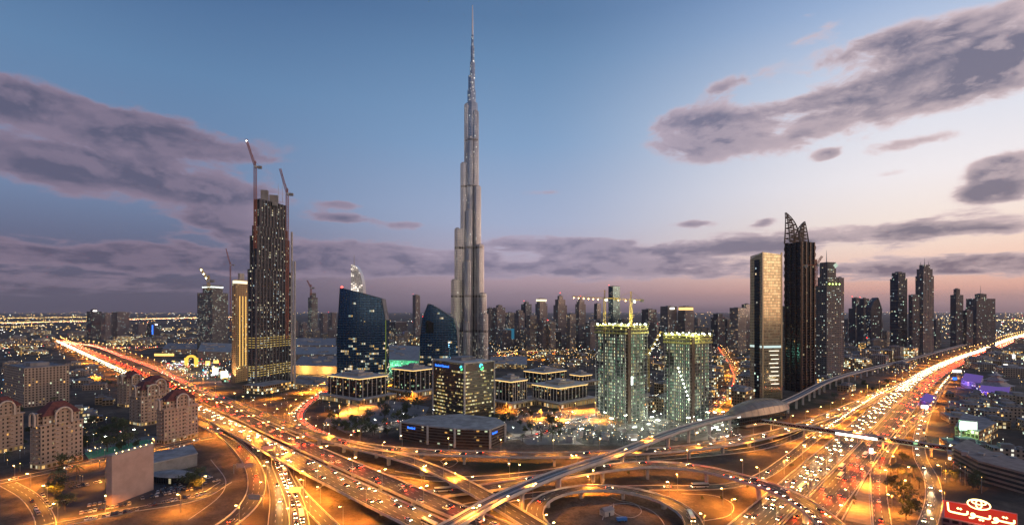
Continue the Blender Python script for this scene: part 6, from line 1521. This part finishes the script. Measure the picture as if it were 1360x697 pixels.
#@@PART7
# ------------------------------------------------------------------ low buildings of the districts
rr = random.Random(11); nlow = 0
def low(px, py, w_, d_, h_, mat, group, rz):
    global nlow
    p = G(px, py)
    if not free(p.x, p.y, max(w_, d_) * .55): return False
    if (p.xy - Vector((BX, BY))).length < 95: return False
    lab = {'low': 'plain dark low block of the %s', 'lowlit': 'low block with many lit windows in the %s', 'litres': 'mid-rise flats with scattered lit windows in the %s', 'bay': 'pale mid-rise tower in the %s', 'baydark': 'dark mid-rise tower in the %s', 'slabres': 'beige mid-rise slab in the %s'}[mat] % group
    m_ = MB(); fp = [(-w_ / 2, -d_ / 2), (w_ / 2, -d_ / 2), (w_ / 2, d_ / 2), (-w_ / 2, d_ / 2)]
    m_.prism(fp, 0, h_, 3.5, 3.6); m_.prism(scl([Vector(q) for q in fp], .4, .5), h_ + .02, h_ + 3, mi=1, mt=1)
    if w_ > 20: m_.prism([(w_ * .30, -d_ * .35), (w_ * .44, -d_ * .35), (w_ * .44, -d_ * .1), (w_ * .30, -d_ * .1)], h_ + .02, h_ + 2, mi=1, mt=1)
    o = m_.build('city_block', [FC[mat], M['roof'] if rr.random() < .6 else M['roof_l']]); o.location = (p.x, p.y, 0); o.rotation_euler = (0, 0, rz)
    tag(o, lab, 'building', 'blocks of the ' + group); BLD.append((p.x, p.y, max(w_, d_) * .55)); nlow += 1; return True
zones = [  # px0,px1,py0,py1,count,(h range),(size),mats,group,angle
    (640, 1000, 443, 466, 70, (30, 95), (22, 34), ('bay', 'baydark', 'litres', 'bay'), 'far tower district behind the gardens', .5),
    (940, 1000, 480, 545, 22, (10, 26), (18, 34), ('low', 'lowlit', 'lowlit'), 'orange lit quarter beside the golden glass tower', .7),
    (850, 890, 470, 545, 10, (8, 20), (16, 26), ('low', 'lowlit'), 'site yard between the unfinished towers', .6),
    (660, 800, 470, 492, 18, (6, 14), (14, 26), ('low', 'lowlit'), 'garden quarter in front of the far towers', .3),
    (1120, 1215, 462, 492, 26, (10, 34), (22, 40), ('low', 'litres', 'lowlit'), 'district between the highway towers', .75),
    (1060, 1130, 508, 522, 6, (6, 12), (16, 26), ('low', 'lowlit'), 'strip beside the raised metro line', .75),
    (1290, 1360, 455, 500, 26, (8, 22), (22, 44), ('low', 'low', 'lowlit'), 'dark district beyond the highway', -.4),
    (1262, 1400, 530, 600, 34, (7, 14), (18, 30), ('low', 'low', 'lowlit'), 'shop quarter behind the car park building', -.35),
    (1250, 1300, 500, 560, 8, (5, 9), (12, 18), ('low', 'lowlit'), 'shop strip beside the highway bend', -.5),
    (1320, 1360, 590, 640, 3, (8, 12), (16, 22), ('low',), 'yard behind the neon sign', -.5),
    (0, 110, 440, 478, 22, (8, 18), (24, 60), ('low', 'lowlit'), 'plain at the far end of the highway', .3),
    (150, 330, 437, 460, 30, (8, 30), (24, 50), ('low', 'lowlit', 'litres'), 'plain behind the mall', .2),
    (0, 150, 482, 520, 18, (5, 12), (14, 30), ('low', 'low', 'slabres'), 'low quarter behind the beige slab block', .5),
    (100, 150, 530, 560, 5, (5, 9), (12, 20), ('low', 'lowlit'), 'gardens between the apartment houses', .6),
    (385, 445, 440, 452, 10, (14, 50), (20, 36), ('bay', 'litres'), 'blocks behind the mall dome', .4),
    (510, 560, 440, 468, 12, (14, 40), (18, 30), ('low', 'lowlit', 'litres'), 'quarter between the blue sail towers', .4),
    (560, 640, 445, 470, 10, (10, 30), (18, 30), ('low', 'lowlit'), 'quarter behind the stepped skyscraper', .4),
]
for (x0, x1, y0, y1, cnt, hr, sr, mats, grp, an) in zones:
    for i in range(cnt):
        for tr in range(6):
            if low(rr.uniform(x0, x1), rr.uniform(y0, y1), rr.uniform(*sr), rr.uniform(*sr) * .8, rr.uniform(*hr), rr.choice(mats), grp, an + rr.uniform(-.15, .15) + (pi / 2 if rr.random() < .5 else 0)): break
print('low blocks', nlow)
# site yard huts
for i in range(60):
    px, py = rr.uniform(745, 975), rr.uniform(562, 590); p = G(px, py)
    if not free(p.x, p.y, 4): continue
    w_, d_, h_ = rr.uniform(5, 10), rr.uniform(3, 6), rr.choice((3, 3, 6))
    root = empty('site_cabin', (p.x, p.y, 0), rr.uniform(0, 3), 'boxy cabin in the floodlit yard below the unfinished towers', 'site cabin', 'site cabins'); BLD.append((p.x, p.y, 4))
    q = MB(); q.box((0, 0, 0), w_, d_, h_, mi=0, mt=1); q.build('wall', [M['concrete'], M['roof_l']], root); q = MB(); q.box((w_ * .1, -d_ / 2 - .06, .9), w_ * .5, .1, 1.1); q.build('window', GL['pale'], root)
KI = kids_index()
lamp_site = make_lamp('white floodlight mast in the building site yard', 13, 1.0, 4500, (1, .95, .72), M['flood'], 'site floodlight masts', True, 1.3)
KI = kids_index()
for i in range(26):
    px, py = rr.uniform(745, 975), rr.uniform(558, 590); p = G(px, py)
    if free(p.x, p.y, .6): put_lamp(lamp_site, p.x, p.y, 0, rr.random() * 3)

# ------------------------------------------------------------------ trees
def make_tree(label, group, seed, palm=False, h=8.0):
    rt = random.Random(seed); root = empty('palm_tree' if palm else 'tree', (0, 0, 0), 0, label, 'palm' if palm else 'tree', group)
    t = MB()
    if palm:
        t.tube([(0, 0, 0), (.15, 0, h * .5), (.1, .1, h)], [.3, .2, .16], 6); t.build('trunk', M['bark'], root)
        c_ = MB()
        for i in range(16):
            a = 2 * pi * i / 16 + rt.uniform(-.1, .1); el_ = rt.uniform(-.1, .9); n = 6; pr_ = []
            for k in range(n + 1):
                s_ = k / n * 3.4; pr_.append(Vector((cos(a) * s_ * cos(el_ * .6), sin(a) * s_ * cos(el_ * .6), h + s_ * sin(el_) - s_ * s_ * .22)))
            sdv = Vector((-sin(a), cos(a), 0))
            for k in range(n):
                w0, w1 = .5 * (1 - k / n) + .1, .5 * (1 - (k + 1) / n) + .05
                for sg in (-1, 1): c_.face([pr_[k], pr_[k + 1], pr_[k + 1] + sdv * sg * w1 + Vector((0, 0, -.25)), pr_[k] + sdv * sg * w0 + Vector((0, 0, -.25))])
        c_.build('crown', M['palm'], root); return root
    t.tube([(0, 0, 0), (.1, 0, h * .3), (0, .1, h * .55)], [.28, .2, .1], 6)
    for i in range(5):
        a = rt.random() * 6.28; t.tube([(0, 0, h * .3), (cos(a) * h * .22, sin(a) * h * .22, h * .6)], [.13, .04], 4)
    t.build('trunk', M['bark'], root)
    c_ = MB(); cl_ = [(rt.gauss(0, h * .2), rt.gauss(0, h * .2), h * rt.uniform(.42, .9), h * rt.uniform(.13, .24)) for _ in range(10)]
    for (x, y, z, r_) in cl_:
        for _ in range(46):
            v = Vector((rt.gauss(0, 1), rt.gauss(0, 1), rt.gauss(0, .8))).normalized() * r_ * rt.uniform(.55, 1.1); p = Vector((x, y, z)) + v
            a_ = Vector((rt.gauss(0, 1), rt.gauss(0, 1), rt.gauss(0, 1))).normalized() * rt.uniform(.25, .5); b_ = a_.orthogonal().normalized() * rt.uniform(.2, .4)
            c_.face([p - a_, p + b_, p + a_, p - b_])
    c_.build('crown', M['leaf'], root); return root
tp = [make_tree('bushy dark green tree in the gardens', 'garden trees', 1, h=8), make_tree('rounded dark tree in the gardens', 'garden trees', 2, h=7), make_tree('tall spreading dark tree in the gardens', 'garden trees', 3, h=10)]
pp_ = make_tree('date palm with a small crown beside the streets', 'date palms', 4, True, 7.5)
KI = kids_index(); used_t = set()
def put_tree(pr, x, y, rz, s_):
    if pr not in used_t: used_t.add(pr); pr.location = (x, y, 0); pr.rotation_euler = (0, 0, rz)
    else: dup(pr, (x, y, 0), rz, KI, scale=s_)
for (x0, x1, y0, y1, cnt, pal) in ((110, 180, 560, 600, 34, .25), (0, 120, 545, 640, 14, .4), (212, 262, 643, 650, 7, .0), (70, 90, 640, 680, 6, .1), (655, 800, 470, 488, 44, .2), (655, 745, 552, 588, 30, .4), (430, 560, 545, 580, 40, .3), (1180, 1240, 590, 690, 16, .6), (60, 160, 500, 540, 14, .3), (1090, 1180, 500, 530, 10, .2), (1262, 1300, 600, 650, 6, .5), (500, 560, 500, 545, 12, .2)):
    for i in range(cnt):
        for tr in range(8):
            p = G(rr.uniform(x0, x1), rr.uniform(y0, y1))
            if free(p.x, p.y, 1.5):
                put_tree(pp_ if rr.random() < pal else rr.choice(tp), p.x, p.y, rr.random() * 6, rr.uniform(.8, 1.5)); break

for i in range(60):
    p = G(rr.uniform(420, 1180), rr.uniform(605, 692))
    if free(p.x, p.y, 2) and (p.xy - lc.xy).length > 55: put_tree(rr.choice(tp), p.x, p.y, rr.random() * 6, rr.uniform(.22, .45))
# ------------------------------------------------------------------ distant lamps of the city: thousands, one object
lm = MB(); rl = random.Random(21)
cols_ = [(1, .58, .16), (1, .58, .16), (1, .75, .35), (1, .95, .8), (.85, 1, .9), (1, .1, .06), (.3, .6, 1)]
lmats = [glow_mat('distant_lamp', c_, s_) for c_, s_ in zip(cols_, (6, 10, 7, 8, 7, 6, 5))] + [M['metal']]
def far_lamp(x, y, h_, mi, k=1.0):
    d_ = sqrt(x * x + y * y); r_ = max(.32, d_ / F * .27) * k
    lm.octa((x, y, h_), r_, mi)
    if d_ < 1500: lm.bar((x, y, 0), (x, y, h_ - r_ * .9), .22, mi=7)
def scatter(x0, x1, y0, y1, n, w_, hr=(5, 12), k=1.0):
    for _ in range(n):
        px, py = rl.uniform(x0, x1), rl.uniform(y0, y1); p = G(px, py)
        if p.y < 1600 and not free(p.x, p.y, .5): continue
        far_lamp(p.x, p.y, rl.uniform(*hr), rl.choices(range(7), w_)[0], k * rl.uniform(.5, 1.25))
WO = (5, 3, 3, 1.5, 1, .2, .1); WM = (3, 3, 3, 3, 2, .5, .3); WS = (1, 1, 2, 5, 5, .3, .1)
scatter(-40, 1400, 414.2, 418, 420, WO, (8, 16), .8); scatter(-40, 120, 418, 440, 210, WO); scatter(160, 340, 418, 440, 150, WO); scatter(-40, 120, 440, 480, 120, WM); scatter(150, 335, 436, 470, 170, WM)
scatter(-20, 160, 470, 535, 110, WM); scatter(215, 308, 474, 508, 240, (1, 1, 2, 5, 4, 2.5, .8), (3, 10), 1.15); scatter(385, 450, 436, 500, 150, WM)
scatter(510, 560, 425, 500, 130, WM); scatter(640, 1000, 438, 470, 620, WM); scatter(560, 640, 440, 480, 90, WM); scatter(655, 800, 466, 492, 240, WO); scatter(640, 1000, 418, 440, 200, WO)
scatter(745, 985, 552, 591, 300, (1, 1.5, 2, 4, 3, .3, .1), (2, 9), .8); scatter(845, 885, 460, 550, 110, WS, (3, 12)); scatter(940, 1000, 470, 548, 120, WO); scatter(1060, 1240, 440, 500, 330, WO, (5, 12), 1.1)
scatter(1240, 1400, 418, 452, 330, WM, (6, 14), 1.1); scatter(1270, 1400, 452, 560, 130, WM); scatter(430, 570, 505, 582, 120, (3, 2, 3, 3, 2, .3, .1), (3, 7), .8); scatter(655, 800, 545, 592, 110, (3, 2, 3, 3, 2, .3, .1), (3, 7), .8)
scatter(100, 260, 560, 620, 50, WM, (3, 8), .8); scatter(1255, 1360, 560, 660, 40, (2, 2, 1, 2, 1, 2, .3), (3, 14), .8); scatter(0, 130, 560, 640, 30, WO, (3, 7), .8); scatter(330, 440, 505, 560, 60, WO, (4, 9), .8)
for (a_, b_, n) in (((-40, 431), (118, 427), 130), ((172, 424.5), (330, 421), 120), ((-40, 437), (60, 434), 40), ((-60, 466), (130, 457), 36), ((126, 462), (300, 458), 36), ((-40, 424), (118, 421.5), 90), ((1290, 425), (1400, 428), 60), ((660, 472), (740, 470), 50)):
    for i in range(n):
        t_ = (i + rl.uniform(-.3, .3)) / n; p = G(a_[0] + (b_[0] - a_[0]) * t_, a_[1] + (b_[1] - a_[1]) * t_ + rl.uniform(-.3, .3)); far_lamp(p.x, p.y, 10, rl.choice((0, 1, 0, 2)), rl.uniform(.7, 1.3))
# added fill lamps for the district ground, each standing for a lamp cluster
lamp_dist = 'district'
for (x0, x1, y0, y1, n) in ((655, 760, 468, 486, 10), (945, 1000, 480, 545, 9), (1060, 1220, 462, 500, 16), (20, 140, 470, 520, 7), (1280, 1360, 450, 500, 6), (330, 440, 506, 530, 5), (150, 300, 455, 475, 8), (440, 560, 500, 570, 8), (670, 800, 545, 560, 6)):
    for i in range(n):
        for tr in range(5):
            p = G(rl.uniform(x0, x1), rl.uniform(y0, y1))
            if free(p.x, p.y, 1): put_lamp(lamp_dist, p.x, p.y, 0, rl.random() * 3); break
for (k_, x, y, z) in FARL:
    d_ = sqrt(x * x + y * y); hh = 14 if k_ == 'far' else 10; r_ = max(.45, d_ / F * .40)
    lm.octa((x, y, z + hh), r_, 1, r_ * .7); lm.bar((x, y, z), (x, y, z + hh - r_ * .6), .3, mi=7)
o = lm.build('distant_lamps', lmats); tag(o, 'thousands of tiny amber and white lamps spread across the night city', 'lamps', kind='stuff')
for k_, en in (('far', 110000), ('district', 120000)):
    ld = bpy.data.lights.new('lamp_light', 'SPOT'); ld.energy = en; ld.color = SOD; ld.spot_size = radians(160); ld.spot_blend = .5; ld.shadow_soft_size = .6
    for (q_, x, y, z) in FARL:
        if q_ == k_: lo = bpy.data.objects.new('lamp_light', ld); COL.objects.link(lo); lo.parent = o; lo.location = (x, y, z + (13 if k_ == 'far' else 9))
print('lamps all', NL[0], 'far', len(FARL), 'parked', pn)

# ------------------------------------------------------------------ dusk haze over the city
HAZE = 0.000024
if HAZE > 0:
    hb = MB(); hb.v = []; S2 = 26500
    hb.prism([(-S2, -4500), (S2, -4500), (S2, 26500), (-S2, 26500)], -1.5, 900, mi=0, mt=0, bottom=True)
    hm = bpy.data.materials.new('dusk_haze'); hm.use_nodes = True; t = NT(hm.node_tree); t.n.clear()
    pv = t.new('ShaderNodeVolumePrincipled'); pv.inputs['Color'].default_value = (.82, .80, .86, 1); pv.inputs['Density'].default_value = HAZE; pv.inputs['Anisotropy'].default_value = .2
    ou = t.new('ShaderNodeOutputMaterial'); t.l.new(pv.outputs[0], ou.inputs[1]); hm.cycles.homogeneous_volume = True
    tag(hb.build('haze', hm), 'thin mauve dusk haze over the whole city', kind='stuff')
print('objects', len(COL.objects))
